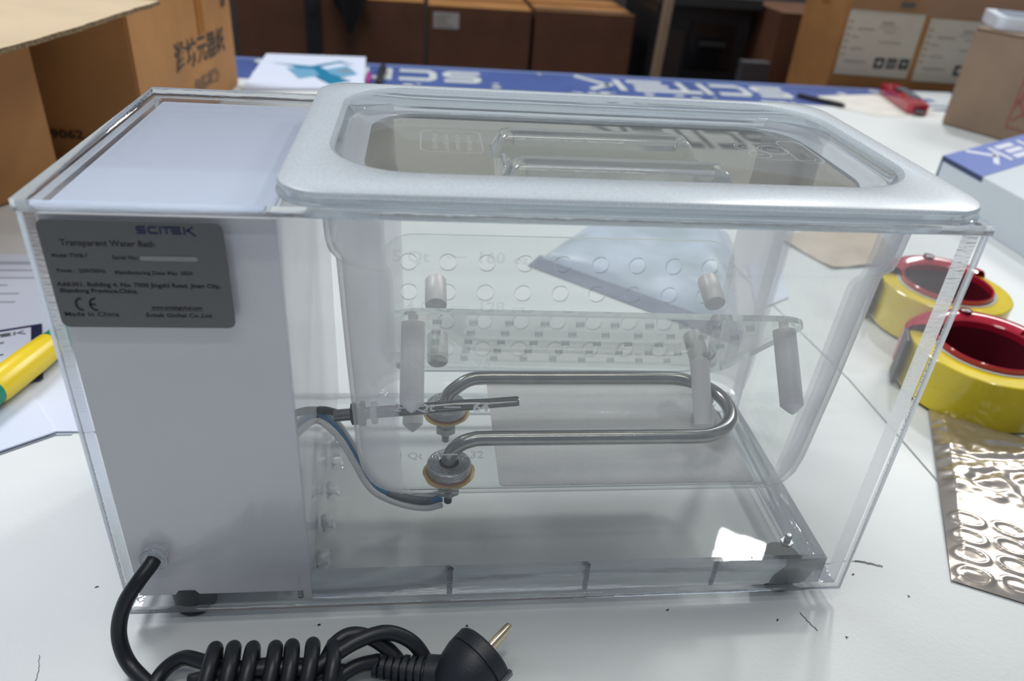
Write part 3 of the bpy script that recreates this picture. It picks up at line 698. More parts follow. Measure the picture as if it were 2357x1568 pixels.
# ================================================================== things on the table behind and right of the bath
def sheet_grid(bm, P, nx, ny, zf, mi=0, thick=0.0):
    """P: four xy corners; zf(u, v) height"""
    g = []
    for j in range(ny + 1):
        row = []
        for i in range(nx + 1):
            u = i / nx; v = j / ny
            x = (1 - v) * ((1 - u) * P[0][0] + u * P[1][0]) + v * ((1 - u) * P[3][0] + u * P[2][0])
            y = (1 - v) * ((1 - u) * P[0][1] + u * P[1][1]) + v * ((1 - u) * P[3][1] + u * P[2][1])
            row.append(bm.verts.new((x, y, zf(u, v, x, y))))
        g.append(row)
    for j in range(ny):
        for i in range(nx): bm.faces.new([g[j][i], g[j][i + 1], g[j + 1][i + 1], g[j + 1][i]]).material_index = mi
    return g
ml = thing('padded_mailer', 'crumpled pale blue plastic mailer lying on the table behind the clear tank', 'mailer', (0.47, 0.5, 0))
def zm(u, v, x, y):
    e = min(u, 1 - u, v, 1 - v)
    return 0.003 + 0.022 * min(1, e * 7) ** 0.6 + 0.006 * noise.noise(Vector((x * 22, y * 22, 1))) * min(1, e * 12)
bm = B(); sheet_grid(bm, [(0.318, 0.520), (0.508, 0.350), (0.590, 0.60), (0.44, 0.68)], 40, 40, zm); obj('mailer_film', bm, M_MAILER, ml, smooth='all')
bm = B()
sheet_grid(bm, [(0.300, 0.505), (0.500, 0.322), (0.514, 0.345), (0.318, 0.528)], 30, 4, lambda u, v, x, y: 0.0008 + 0.004 * v); obj('edge_shade_strip', bm, M_FILMD, ml, smooth='all')  # strip standing in for the shadow under the mailer's front edge
bm = B(); prism(bm, [(0.548, 0.398), (0.600, 0.430), (0.625, 0.515), (0.585, 0.52)], 0.0006, 0.0022)
single('paper_sheet', bm, M_PAPER, 'torn narrow white paper strip seen through the right side of the tank', 'paper')
bm = B(); sheet_grid(bm, [(0.660, 0.605), (0.695, 0.512), (0.80, 0.53), (0.84, 0.69)], 14, 14, lambda u, v, x, y: 0.002 + 0.008 * abs(noise.noise(Vector((x * 18, y * 18, 3)))))
single('kraft_paper', bm, mat('tan_kraft_paper', (0.58, 0.46, 0.34), 0.6, var=0.2, vscale=15), 'crumpled tan kraft paper behind the tape dispensers', 'paper', smooth='all')

def dispenser(cx, cy, r, label, rot=0.0):
    t = thing('tape_dispenser', label, 'tape dispenser', (cx, cy, 0), 'red tape dispensers on the right')
    c = Vector((cx, cy, 0))
    bm = B(); lathe(bm, [(0.050, 0.003), (r - .001, 0.003), (r, 0.004), (r, 0.050), (r - .001, 0.051), (0.050, 0.051)], c, (0, 0, 1), 64, cap=(False, False)); obj('tape_roll', bm, M_YTAPE, t, smooth=True)
    bm = B(); lathe(bm, [(0.0470, 0.002), (0.0503, 0.002), (0.0503, 0.0518), (0.0470, 0.0518)], c, (0, 0, 1), 48, cap=(False, False)); obj('card_core', bm, M_CORE, t, smooth=True)
    bm = B(); lathe(bm, [(0.0445, 0.0005), (0.0465, 0.0005), (0.0465, 0.0560), (0.0455, 0.0572), (0.044, 0.0560), (0.0435, 0.0015), (0.0445, 0.0005)], c, (0, 0, 1), 48, cap=(False, False)); obj('hub_ring', bm, M_REDP, t, smooth=True)
    bm = B(); lathe(bm, [(0.0432, 0.0010), (0.0001, 0.0012)], c, (0, 0, 1), 48, cap=(True, False)); lathe(bm, [(0.0433, 0.001), (0.0433, 0.050)], c, (0, 0, 1), 48, cap=(False, False)); obj('hub_inside', bm, M_REDI, t, smooth=True)
    # curved guard: a shell that covers the back of the roll, from angle a0 to a1
    def shell(bm, a0, a1, n, prof, mi=0):
        rows = []
        for i in range(n + 1):
            a = R(a0 + (a1 - a0) * i / n) + rot; k = math.sin(math.pi * i / n) ** 0.5
            rows.append([bm.verts.new((cx + math.cos(a) * (rr * k + (1 - k) * min(rr, r + .004) if rr > r else rr), cy + math.sin(a) * (rr * k + (1 - k) * min(rr, r + .004) if rr > r else rr), zz)) for rr, zz in prof])
        for p, q in zip(rows, rows[1:]):
            for j in range(len(prof) - 1): bm.faces.new([p[j], p[j + 1], q[j + 1], q[j]]).material_index = mi
    bm = B(); shell(bm, 22, 150, 40, [(0.0450, 0.0562), (0.052, 0.0600), (0.060, 0.0600), (r, 0.0560), (r + .0065, 0.050), (r + .008, 0.040), (r + .008, 0.014), (r + .0055, 0.014), (r + .0055, 0.040), (r - .002, 0.0535), (0.055, 0.0565), (0.0450, 0.0535)])
    bmesh.ops.recalc_face_normals(bm, faces=bm.faces); obj('guard', bm, M_REDP, t, smooth=True)
    a = R(152) + rot; dv = Vector((math.cos(a), math.sin(a), 0)); tv = Vector((-dv.y, dv.x, 0))
    bm = B(); box(bm, -0.002, 0.024, r + .001, r + .0045, 0.003, 0.052, bev=0.001); bm.transform(frame(c, tv, dv)) if False else None
    Mx = Matrix.Identity(4); Mx.col[0] = (*tv, 0); Mx.col[1] = (*dv, 0); Mx.col[3] = (*c, 1); bm.transform(Mx)
    bmesh.ops.recalc_face_normals(bm, faces=bm.faces)
    obj('hold_down_flap', bm, mat('brown_rubber_flap', (0.07, 0.045, 0.045), 0.5), t)
    bm = B()
    for k in range(14):
        z = 0.004 + k * 0.0034
        vs = [bm.verts.new(Mx @ Vector(p)) for p in ((0.024, r + .003, z), (0.024, r + .003, z + .0034), (0.0275, r + .0032, z + .0017))]
        bm.faces.new(vs)
    obj('cutter_teeth', bm, M_STEEL, t)
    a = R(80) + rot
    bm = B(); lathe(bm, [(0.006, 0), (0.006, 0.003), (0.003, 0.004)], c + Vector((math.cos(a) * 0.056, math.sin(a) * 0.056, 0.0595)), (0, 0, 1), 20); obj('screw', bm, mat('red_black_screw', (0.10, 0.01, 0.02), 0.3), t, smooth=True)
dispenser(0.742, 0.368, 0.066, 'red dispenser with yellow tape seen through the acrylic panel, the farther of two')
dispenser(0.702, 0.238, 0.068, 'red dispenser with yellow tape at the right edge, the nearer of two', rot=R(0))

# foil pouch
fp = thing('foil_pouch', 'crumpled silvery foil pouch with embossed ovals at the lower right', 'pouch', (0.62, 0.07, 0))
P = [(0.5385, 0.0110), (0.720, -0.085), (0.835, 0.085), (0.641, 0.2075)]
def oval(u, v, cu, cv, ru, rv, w=0.16):
    d = math.hypot((u - cu) / ru, (v - cv) / rv)
    return math.exp(-((d - 1) / w) ** 2)
OV = []
for j in range(4):
    for i in range(7):
        OV.append((0.07 + i * 0.135, 0.045 + j * 0.085 + 0.012 * (i % 2), 0.052, 0.030))
def zfoil(u, v, x, y):
    z = 0.0035 + 0.0035 * math.sin(v * 3.0) + 0.004 * (1 - u) * v
    if v > 0.38:
        k = min(1, (v - 0.38) * 8)
        z += k * (0.0035 * abs(noise.noise(Vector((x * 30 + y * 12, y * 55, 0)))) + 0.0016 * noise.noise(Vector((x * 90, y * 140, 5))))
    else:
        for cu, cv, ru, rv in OV:
            if abs(u - cu) < 0.1 and abs(v - cv) < 0.07: z += 0.0011 * oval(u, v, cu, cv, ru, rv)
        z += 0.0006 * noise.noise(Vector((x * 60, y * 60, 2)))
    e = min(u, v, 1 - u, 1 - v)
    return max(0.0008, z * min(1, 0.35 + e * 14))
bm = B(); sheet_grid(bm, P, 150, 150, zfoil); obj('foil_film', bm, M_FOIL, fp, smooth='all')
bm = B()
for (x, y, l) in ((0.602, 0.030, 0.012), (0.606, 0.018, 0.010)):
    stroke(bm, [(x, y), (x + l, y - 0.004), (x + 2 * l, y - .014)], 0.004, Matrix.Identity(4), z=0.0125)
obj('blue_print', bm, M_BLUE, fp)

# ================================================================== the water bath
Wd, D, H, T, ZB = 0.4492, 0.1985, 0.268, 0.0052, 0.010
wbth = thing('water_bath', 'transparent acrylic water bath with white control column and heating coil', 'water bath', (Wd / 2, D / 2, 0))
XZ = lambda y: Matrix(((1, 0, 0, 0), (0, 0, 1, y), (0, 1, 0, 0), (0, 0, 0, 1)))   # local (x, y, z) -> (x, z, y)
# tank opening
TX0, TX1, TY0, TY1, TR = 0.1215, 0.4280, 0.0075, 0.1685, 0.030
bm = B(); slab(bm, [(0, 0), (Wd, 0), (Wd, D), (0, D)], [rrect(TX0 - .0009, TX1 + .0009, TY0 - .0009, TY1 + .0009, TR, 8)], H - T, H, 0, 1)
obj('top_plate', bm, [M_PANEL, M_EDGEX], wbth)
bm = B(); slab(bm, [(0.0015, ZB), (Wd - .0015, ZB), (Wd - .0015, H - T - .0002), (0.0015, H - T - .0002)], [circ(0.0225, 0.0555, 0.0062, 28)], 0.0, T, 0, 1, M=XZ(0.0))
bmesh.ops.recalc_face_normals(bm, faces=bm.faces); obj('front_panel', bm, [M_PANEL, M_EDGE], wbth)
bm = B(); slab(bm, [(0.0015, ZB), (Wd - .0015, ZB), (Wd - .0015, H - T - .0002), (0.0015, H - T - .0002)], [], 0.0, T, 0, 1, M=XZ(D - T))
bmesh.ops.recalc_face_normals(bm, faces=bm.faces); obj('back_panel', bm, [M_PANEL, M_EDGE], wbth)
for nm, x0, x1 in (('side_panel', 0.0015, 0.0062), ('side_panel', Wd - .0115, Wd - .0025)):
    bm = B(); box(bm, x0, x1, T + .0002, D - T - .0002, ZB, H - T - .0002)
    bm.normal_update()
    for f in bm.faces: f.material_index = 0 if abs(f.normal.x) > .5 else 1
    obj(nm, bm, [M_SIDE, M_EDGE], wbth)
BZ0, BZ1 = 0.0228, 0.0335
holes = [circ(0.1112, y, 0.0044, 20) for y in (0.022, 0.053, 0.084, 0.115, 0.146)]
bm = B(); slab(bm, [(0.0066, 0.0092), (0.4345, 0.0092), (0.4345, D - T - .001), (0.0066, D - T - .001)], holes, BZ0, BZ1, 0, 1)
obj('base_plate', bm, [M_PANEL, M_EDGEX], wbth)
bm = B(); slab(bm, [(0.106, T + .0003), (0.4345, T + .0003), (0.4345, 0.0090), (0.106, 0.0090)], [], ZB + .0005, BZ1, 0, 1); obj('base_rail', bm, [M_PANEL, M_EDGEX], wbth)
bm = B(); slab(bm, [(0.4275, 0.0095), (0.4345, 0.0095), (0.4345, D - .02), (0.4275, D - .02)], [], ZB + .0005, BZ0 - .0003, 0, 1); obj('base_rail', bm, [M_PANEL, M_EDGEX], wbth)
for x in (0.099, 0.190, 0.276, 0.360):
    bm = B(); prof = []
    for k in range(10): prof += [(0.0013, 0.0022 * k), (0.0019, 0.0022 * k + .0011)]
    lathe(bm, prof, (x, 0.0072, ZB + .0012), (0, 0, 1), 12); obj('panel_screw', bm, glass('screw_in_acrylic', col=(0.75, 0.76, 0.78), rough=0.15), wbth, smooth=True)
for (x, y) in ((0.034, 0.0165), (0.412, 0.0190), (0.034, 0.175), (0.412, 0.175)):
    bm = B(); lathe(bm, [(0.0095, 0), (0.0120, .0012), (0.0130, 0.019), (0.0120, BZ0 - .0003)], (x, y, 0.0), (0, 0, 1), 36)
    f_ = obj('foot', bm, M_BLACK, wbth, smooth=True)
    bm = B(); lathe(bm, [(0.0040, 0), (0.0042, .0008), (0.0042, .0020), (0.0022, .0022), (0.0022, .0075), (0.0016, .0080)], (x, y, BZ1), (0, 0, 1), 6); obj('foot_screw', bm, M_FLANGE, f_)

# nameplate
npl = None
bm = B(); slab(bm, rrect(0.0082, 0.0845, 0.2070, 0.2597, 0.0035, 6), [], 0, 0.0005, 0, 0, M=XZ(-0.0007))
bmesh.ops.recalc_face_normals(bm, faces=bm.faces); npl = obj('nameplate', bm, M_PLATE, wbth, label='grey nameplate with black lettering')
ym = -0.00085
def NT(x, z): return Matrix(((1, 0, 0, x), (0, 0, -1, ym), (0, 1, 0, z), (0, 0, 0, 1)))
def npx(u, v):  # fraction across / down the plate
    return 0.0082 + 0.0763 * u, 0.2597 - 0.0527 * v
bm = B()
def line(s, u0, u1, v, size, bold=0.00005):
    t_ = bmesh.new(); text(t_, s, size, Matrix.Identity(4)); xs = [q.co.x for q in t_.verts]; w_ = max(xs) - min(xs); m_ = min(xs); t_.free()
    x, z = npx(u0, v); k = 0.0763 * (u1 - u0) / w_
    text(bm, s, size, NT(x - m_ * k, z), sx=k, bold=bold)
line('Transparent Water Bath', 0.105, 0.611, 0.225, 0.0041)
line('Model :TWB-7', 0.045, 0.236, 0.332, 0.0025)
line('Serial No.:', 0.368, 0.512, 0.342, 0.0025)
line('Power :  220V/50Hz', 0.050, 0.313, 0.470, 0.0025)
line('Manufacturing Date: May. 2024', 0.366, 0.796, 0.480, 0.0025)
line('Add:301, Building 4, No. 7000 Jingshi Road, Jinan City,', 0.030, 0.943, 0.600, 0.0029, 0.00008)
line('Shandong Province,China.', 0.038, 0.468, 0.660, 0.0029, 0.00008)
line('Made in China', 0.030, 0.335, 0.890, 0.0032, 0.00003)
line('www.scitekglobal.com', 0.528, 0.818, 0.812, 0.0024)
line('Scitek Global Co.,Ltd', 0.488, 0.865, 0.892, 0.0029)
x, z = npx(0.520, 0.825); stroke(bm, [(0, 0), (0.0228, 0)], 0.00022, NT(x, z))
x, z = npx(0.105, 0.830)
MC_ = NT(x, z)
cpts = lambda cx: [(cx + .0026 * math.cos(R(a)), .0030 + .0030 * math.sin(R(a))) for a in range(85, 276, 19)]
stroke(bm, cpts(0.0027), 0.0010, MC_); stroke(bm, cpts(0.0087), 0.0010, MC_); stroke(bm, [(0.0060, 0.0030), (0.0086, 0.0030)], 0.0009, MC_)
obj('lettering', bm, M_INK, npl)
bm = B(); x, z = npx(0.527, 0.108); logo(bm, NT(x, z) @ Matrix.Diagonal((0.0031, 0.0037, 1, 1))); obj('logo', bm, M_NAVY, npl)
bm = B(); x, z = npx(0.517, 0.350)
slab(bm, rrect(0, 0.0245, 0, 0.0022, 0.001, 4), [], 0, 0.00003, 0, 0, M=NT(x, z)); obj('blanked_strip', bm, mat('pale_blank_strip', (0.30, 0.30, 0.29), 0.6), npl, label='pale strip covering the serial number')

# control column
bm = B(); box(bm, 0.0066, 0.1040, 0.0090, D - T - .0005, BZ1 + .0002, 0.2608, bev=0.0012)
cc = obj('control_housing', bm, M_WTOP, wbth, smooth=False, label='white housing at the left')
bm = B(); box(bm, 0.0066, 0.1062, T + .0003, 0.0088, 0.0188, 0.2600, bev=0.0006); obj('front_cover', bm, M_WHITE, cc)
bm = B(); box(bm, 0.1042, 0.1062, 0.0090, D - T - .0005, BZ1 + .0003, 0.2606, bev=0.0005); obj('side_cover', bm, mat('gloss_white_side', (0.80, 0.82, 0.86), 0.04), cc)
bm = B(); lathe(bm, [(0.0060, 0), (0.0075, 0), (0.0078, .0006), (0.0075, .0012), (0.0062, .0012), (0.0058, .0006), (0.0058, 0), (.006, 0)], (0.0225, -0.0014, 0.0555), (0, 1, 0), 32, cap=(False, False)); obj('cord_grommet', bm, M_LGLASS, wbth, smooth=True)

# tank: double-walled moulded pan, frosted at the corners
def rring(bm, d, z, n=8, rmin=0.004):
    return [bm.verts.new((x, y, z)) for x, y in rrect(TX0 + d, TX1 - d, TY0 + d, TY1 - d, max(TR - d * 0.35, rmin) if d >= 0 else TR - d * .6, n)]
def tank_profile():
    o = [(-.0135, .2685), (-.0002, .2683), (.0006, .256), (.0014, .2395), (.0022, .2345), (.0040, .2322), (.0052, .2298), (.0060, .2260), (.0085, .160), (.0115, .100), (.0130, .088), (.0155, .0805), (.0195, .0755), (.0250, .0728), (.0320, .0715)]
    return o
po = tank_profile(); w = 0.0024
pi_ = [(-.0135, .2712), (w - .0002, .2712)] + [(d + w, z + (0 if z > .1 else .0006)) for d, z in po[2:9]] + [(.0115 + w, .1006), (.0152, .0895), (.0172, .0825), (.0206, .0778), (.0256, .0752), (.0320, .0740)]
bm = B()
ro = [rring(bm, d, z) for d, z in po]; ri = [rring(bm, d, z) for d, z in pi_]
nseg = len(ro[0])
def tank_bridge(a, b, flip, z):
    for i in range(nseg):
        j = (i + 1) % nseg
        f = bm.faces.new([a[i], a[j], b[j], b[i]] if not flip else [a[i], b[i], b[j], a[j]])
        corner = (i % 9) != 8
        f.material_index = 1 if corner and z > 0.078 else (2 if z > 0.268 else 0)
for k in range(len(ro) - 1): tank_bridge(ro[k], ro[k + 1], True, (po[k][1] + po[k + 1][1]) / 2 if k > 0 else 0.27)
for k in range(len(ri) - 1): tank_bridge(ri[k], ri[k + 1], False, (pi_[k][1] + pi_[k + 1][1]) / 2 if k > 0 else 0.27)
tank_bridge(ro[0], ri[0], False, 0.27)
f = bm.faces.new(ro[-1][::-1]); f.material_index = 0
f = bm.faces.new(ri[-1]); f.material_index = 0
for f in bm.faces:
    c_ = f.calc_center_median()
    if c_.z > .268: f.material_index = 2
    elif c_.z < .0765 and f.material_index == 1: f.material_index = 3
bmesh.ops.recalc_face_normals(bm, faces=bm.faces)
M_TLOW = clear('half_frosted_tank_foot', haze=0.30, rough=0.3, hcol=(0.85, 0.85, 0.88))
tank = obj('tank', bm, [M_TANK, M_TFROST, M_LGLASS, M_TLOW], wbth, smooth=True, label='clear tank with frosted corners')
# granular frosted field on the tank bottom
bm = B(); slab(bm, rrect(0.2200, 0.3860, 0.034, 0.1490, 0.0035, 4), [], 0.0742, 0.0750, 0, 0)
m, nt, out = _new('granular_frosted_plastic')
p = nt.nodes.new('ShaderNodeBsdfPrincipled'); tr = nt.nodes.new('ShaderNodeBsdfTransparent'); mx = nt.nodes.new('ShaderNodeMixShader'); mx.inputs[0].default_value = 0.60
p.inputs['Base Color'].default_value = (0.80, 0.78, 0.80, 1); p.inputs['Roughness'].default_value = 0.22; p.inputs['Specular IOR Level'].default_value = 0.9
n2 = nt.nodes.new('ShaderNodeTexVoronoi'); n2.inputs['Scale'].default_value = 1300
tc = nt.nodes.new('ShaderNodeTexCoord'); nt.links.new(tc.outputs['Object'], n2.inputs['Vector'])
bp = nt.nodes.new('ShaderNodeBump'); bp.inputs['Strength'].default_value = 0.8; bp.inputs['Distance'].default_value = 0.0006
nt.links.new(n2.outputs[0], bp.inputs['Height']); nt.links.new(bp.outputs[0], p.inputs['Normal'])
nt.links.new(tr.outputs[0], mx.inputs[1]); nt.links.new(p.outputs[0], mx.inputs[2]); nt.links.new(mx.outputs[0], out.inputs[0])
obj('frosted_floor_patch', bm, m, tank)
# graduations on the front wall
def wall_y(z):
    pr = po[2:]
    for (d0, z0), (d1, z1) in zip(pr, pr[1:]):
        if z1 <= z <= z0: return TY0 + d0 + (d1 - d0) * (z0 - z) / (z0 - z1) - 0.0003
    return TY0
def TW(x, z):
    return Matrix(((1, 0, 0, x), (0, 0, -1, wall_y(z)), (0, 1, 0, z), (0, 0, 0, 1)))
bm = B(); text(bm, '5 Qt', 0.0085, TW(0.157, 0.2385), sx=1.05, bold=0.0002); text(bm, '160', 0.0085, TW(0.1965, 0.2385), sx=1.1, bold=0.0002); text(bm, 'oz', 0.0065, TW(0.2145, 0.2385), sx=1.1, bold=0.0002); stroke(bm, [(0, 0), (.0095, 0)], .0008, TW(0.1825, 0.2415))
text(bm, '4 Qt', 0.0085, TW(0.163, 0.209), sx=1.05, bold=0.0002); text(bm, '128', 0.0085, TW(0.1985, 0.209), sx=1.1, bold=0.0002); text(bm, 'oz', 0.0065, TW(0.216, 0.209), sx=1.1, bold=0.0002); stroke(bm, [(0, 0), (.0095, 0)], .0008, TW(0.185, 0.212))
text(bm, '3 Qt', 0.0075, TW(0.158, 0.175), sx=1.05, bold=0.0002); text(bm, '96', 0.0075, TW(0.199, 0.175), sx=1.1, bold=0.0002); stroke(bm, [(0, 0), (.0095, 0)], .0008, TW(0.184, 0.178))
o = obj('graduation_mark', bm, M_MARK, tank); o['kind'] = 'stuff'
bm = B(); text(bm, '2', 0.0075, TW(0.1565, 0.1455), sx=1.05, bold=0.0002); text(bm, 'Qt', 0.0075, TW(0.168, 0.1455), sx=1.2, bold=0.0002); text(bm, '64', 0.0080, TW(0.1993, 0.1452), sx=1.1, bold=0.0003); stroke(bm, [(0, 0), (.0092, 0)], .0009, TW(0.1835, 0.1482))
text(bm, '1 Qt', 0.0070, TW(0.158, 0.1105), sx=1.05, bold=0.0001); stroke(bm, [(0, 0), (.0088, 0)], .0009, TW(0.1835, 0.1135)); text(bm, '32', 0.0075, TW(0.199, 0.1105), sx=1.1, bold=0.0002)
o = obj('graduation_mark', bm, M_MARK2, tank); o['kind'] = 'stuff'

# heating element
FY0, FY1, HZ, FX = 0.0475, 0.1100, 0.0995, 0.1890
HY0, HY1, HR = 0.0500, 0.1165, 0.03325
arc = []
for k in range(0, 13):
    a = R(-90 + 180 * k / 12); arc.append((0.3465 + HR * math.cos(a), (HY0 + HY1) / 2 + HR * math.sin(a), HZ))
pts = [(FX, FY0, 0.082), (FX, FY0, 0.0862), (FX + .0018, FY0 + .0003, 0.0915), (FX + .007, FY0 + .001, 0.0967), (FX + .0145, FY0 + .002, 0.0991), (FX + .022, HY0, HZ), (0.25, HY0, HZ), (0.30, HY0, HZ), (0.330, HY0, HZ)] + arc + [(0.330, HY1, HZ), (0.30, HY1, HZ), (0.25, HY1, HZ), (FX + .026, HY1, HZ), (FX + .0155, HY1 - .001, 0.0985), (FX + .008, FY1 + .003, 0.0952), (FX + .002, FY1 + .001, 0.0905), (FX, FY1, 0.0862), (FX, FY1, 0.082)]
bm = B(); tube(bm, pts, 0.0047, seg=24, n=5); he = obj('heating_element', bm, M_STEEL, wbth, smooth='all', label='stainless U-shaped heating tube')
for fy in (FY0, FY1):
    bm = B(); lathe(bm, [(0.0055, .0068), (0.0062, .0088), (0.0128, .0092), (0.0138, .0082), (0.0138, .0032), (0.0125, .0026), (0.0055, .0026)], (FX, fy, 0.0740), (0, 0, 1), 40, cap=(False, False)); obj('flange', bm, M_FLANGE, he, smooth=True)
    bm = B(); lathe(bm, [(0.0050, 0.0013), (0.0140, .0013), (0.0143, .0020), (0.0140, .0028), (0.0050, .0028)], (FX, fy, 0.0740), (0, 0, 1), 40, cap=(False, False)); obj('gasket', bm, M_REDG, he, smooth=True, label='dark red gasket')
    bm = B(); N = 44; pr = [(0.004, 0.0001), (0.0155, 0.0002), (0.0162, .0009), (0.0150, .0014), (0.004, .0014)]; rg = []
    for rr, zz in pr: rg.append([bm.verts.new((FX + (rr + (0.0009 * noise.noise(Vector((math.cos(a) * 2.3, math.sin(a) * 2.3, fy * 50))) if rr > .01 else 0)) * math.cos(a), fy + (rr + (0.0012 * noise.noise(Vector((math.cos(a) * 2.3, math.sin(a) * 2.3, fy * 50))) if rr > .01 else 0)) * math.sin(a), 0.0740 + zz)) for a in [2 * math.pi * i / N for i in range(N)]])
    for a_, b_ in zip(rg, rg[1:]): bridge(bm, a_, b_)
    obj('sealant_ring', bm, M_YEL, he, smooth=True, label='uneven amber sealant ring')
    bm = B(); lathe(bm, [(0.0080, .0712), (0.0080, .0695), (0.0060, .0693), (0.0060, .0640)], (FX, fy, 0), (0, 0, 1), 24); lathe(bm, [(0.0075, .0640), (0.0075, .0590)], (FX, fy, 0), (0, 0, 1), 6); obj('nut', bm, M_FLANGE, he)
    bm = B(); lathe(bm, [(0.0026, .0590), (0.0026, .0500), (0.0018, .0492)], (FX, fy, 0), (0, 0, 1), 16); obj('terminal_stud', bm, M_STEELD, he)

# temperature probe through the left wall
px0 = Vector((0.1375, 0.0700, 0.1045)); px1 = Vector((0.2330, 0.0700, 0.1135)); ax = px1 - px0
bm = B(); L = ax.length
rings = []
axn = ax.normalized(); ref = Vector((0, 1, 0)); up_ = ref.cross(axn).normalized() * -1
for h, ry, rz in ((-0.02, .0038, .0038), (L * .60, .0038, .0038), (L * .70, .0040, .0034), (L * .80, .0042, .0026), (L - .0012, .0044, .0024), (L, .0040, .0020)):
    c = px0 + axn * h
    rings.append([bm.verts.new(c + ref * math.cos(2 * math.pi * k / 20) * ry + up_ * math.sin(2 * math.pi * k / 20) * rz) for k in range(20)])
for a_, b_ in zip(rings, rings[1:]): bridge(bm, a_, b_)
bm.faces.new(rings[0]); bm.faces.new(rings[-1]); bmesh.ops.recalc_face_normals(bm, faces=bm.faces)
pb = obj('temperature_probe', bm, M_STEELD, wbth, smooth=True, label='dark steel probe with a flattened tip')
bm = B(); lathe(bm, [(0.0068, -0.0095), (0.0068, -0.0035)], px0, ax, 6); lathe(bm, [(0.0080, -0.0035), (0.0080, -0.0010)], px0, ax, 24); obj('lock_nut', bm, M_BLACK, pb)
bm = B(); lathe(bm, [(0.0072, 0.0012), (0.0072, 0.0045)], px0 + Vector((.002, 0, 0)), ax, 24); obj('seal_washer', bm, M_WHITEW, pb)
bm = B(); tube(bm, [(0.1066, 0.0765, 0.1020), (0.112, 0.0755, 0.1028), (0.120, 0.072, 0.1030), (0.128, 0.070, 0.1036)], 0.0024, seg=12); obj('probe_wire', bm, M_BLACK, wbth, smooth='all')
def off(pts, d): return [(x, y + d[0], z + d[1]) for x, y, z in pts]
wp = [(0.1066, 0.0770, 0.0985), (0.1120, 0.0745, 0.0965), (0.1210, 0.0700, 0.0880), (0.1300, 0.0650, 0.0720), (0.1360, 0.0620, 0.0600), (0.1440, 0.0580, 0.0525), (0.1600, 0.0540, 0.0470), (0.1750, 0.0520, 0.0455), (0.1850, 0.0500, 0.0500)]
bm = B(); tube(bm, wp, 0.0023, seg=12); obj('supply_wire', bm, M_BLUEW, wbth, smooth='all', label='blue supply wire')
bm = B(); tube(bm, off(wp, (0.0038, 0.0018)), 0.0023, seg=10); obj('supply_wire', bm, M_WHITEW, wbth, smooth='all', label='white supply wire')
bm = B(); tube(bm, off(wp, (-0.0038, -0.0016)), 0.0021, seg=10); obj('supply_wire', bm, M_WHITEW, wbth, smooth='all', label='white supply wire')
bm = B(); tube(bm, [(0.150, 0.056, 0.0500), (0.162, 0.0535, 0.0472), (0.176, 0.052, 0.0455)], 0.0032, seg=10); tube(bm, [(0.176, 0.052, 0.0455), (0.184, 0.0500, 0.0485)], 0.0030, seg=10, rf=lambda t: 1 - .5 * t); obj('heat_shrink_sleeve', bm, mat('slate_sleeve', (0.10, 0.12, 0.15), 0.4), wbth, smooth='all')

# ------------------------------------------------------------------ perforated shelves inside the tank
M_HOLE = clear('drilled_hole_wall', haze=0.10, rough=0.12, tint=(0.82, 0.85, 0.84), f0=0.09)
def shelf(label, O, ux, uy, w, l, rows, cols, x_in, y_in, sx_, sy_, rh, pegs, plen, prad, thick=0.0030, rc=0.022, group=None, tip=0.004):
    """O = corner, ux along width, uy along length; pegs point along -normal"""
    O = Vector(O); ux = Vector(ux).normalized(); uy = Vector(uy).normalized(); n = ux.cross(uy).normalized()
    t = thing('perforated_shelf', label, 'shelf', O, group)
    M = Matrix.Identity(4); M.col[0] = (*ux, 0); M.col[1] = (*uy, 0); M.col[2] = (*n, 0); M.col[3] = (*O, 1)
    hs = [circ(x_in + i * sx_, y_in + j * sy_, rh, 20) for i in range(cols) for j in range(rows)]
    bm = B(); slab(bm, rrect(0, w, 0, l, rc, 6), hs, 0, thick, 0, 1, M=M)
    Mi = M.inverted()
    for f in bm.faces:
        if f.material_index == 1:
            c_ = Mi @ f.calc_center_median()
            if any(abs(c_.x - (x_in + i * sx_)) < rh * 1.1 for i in range(cols)) and any(abs(c_.y - (y_in + j * sy_)) < rh * 1.1 for j in range(rows)): f.material_index = 2
    obj('shelf_plate', bm, [M_SHELF, M_SEDGE, M_HOLE], t, smooth=True)
    for (a, b) in pegs:
        p = M @ Vector((a, b, -0.0002))
        bm = B(); lathe(bm, [(prad * .7, 0), (prad, .0008), (prad, plen - tip), (prad * .35, plen), (0.0004, plen + tip * .3)], p, -n, 28, cap=(True, True))
        obj('leg', bm, M_PEG, t, smooth=True)
        bm = B(); lathe(bm, [(prad * .42, 0.0005), (prad * .42, thick + .0006), (prad * .2, thick + .0012)], p, n, 16); obj('leg_screw', bm, M_PEG, t, smooth=True)
M_SHELF = clear('clear_shelf_face', haze=0.008, rough=0.03, tint=(0.985, 0.99, 0.985), f0=0.03)
M_SEDGE = glass('shelf_edge', col=(0.93, 0.96, 0.95), rough=0.04, milky=0.10)
g2 = 'perforated acrylic shelves in the tank'
s45 = math.radians(45)
# tilted one: front edge high against the front wall, rear edge low; legs point down and forward
shelf('tilted clear perforated shelf with long white legs, leaning forward in the tank', (0.1500, 0.0410, 0.1925), (1, -0.004, -0.010), (0, math.cos(s45), -math.sin(s45)), 0.2480, 0.152, 5, 10, 0.030, 0.022, 0.0208, 0.0235, 0.0026,
      [(0.0165, 0.0150), (0.2350, 0.0150), (0.0165, 0.1020), (0.2150, 0.1020)], 0.0500, 0.0066, group=g2, thick=0.0036)
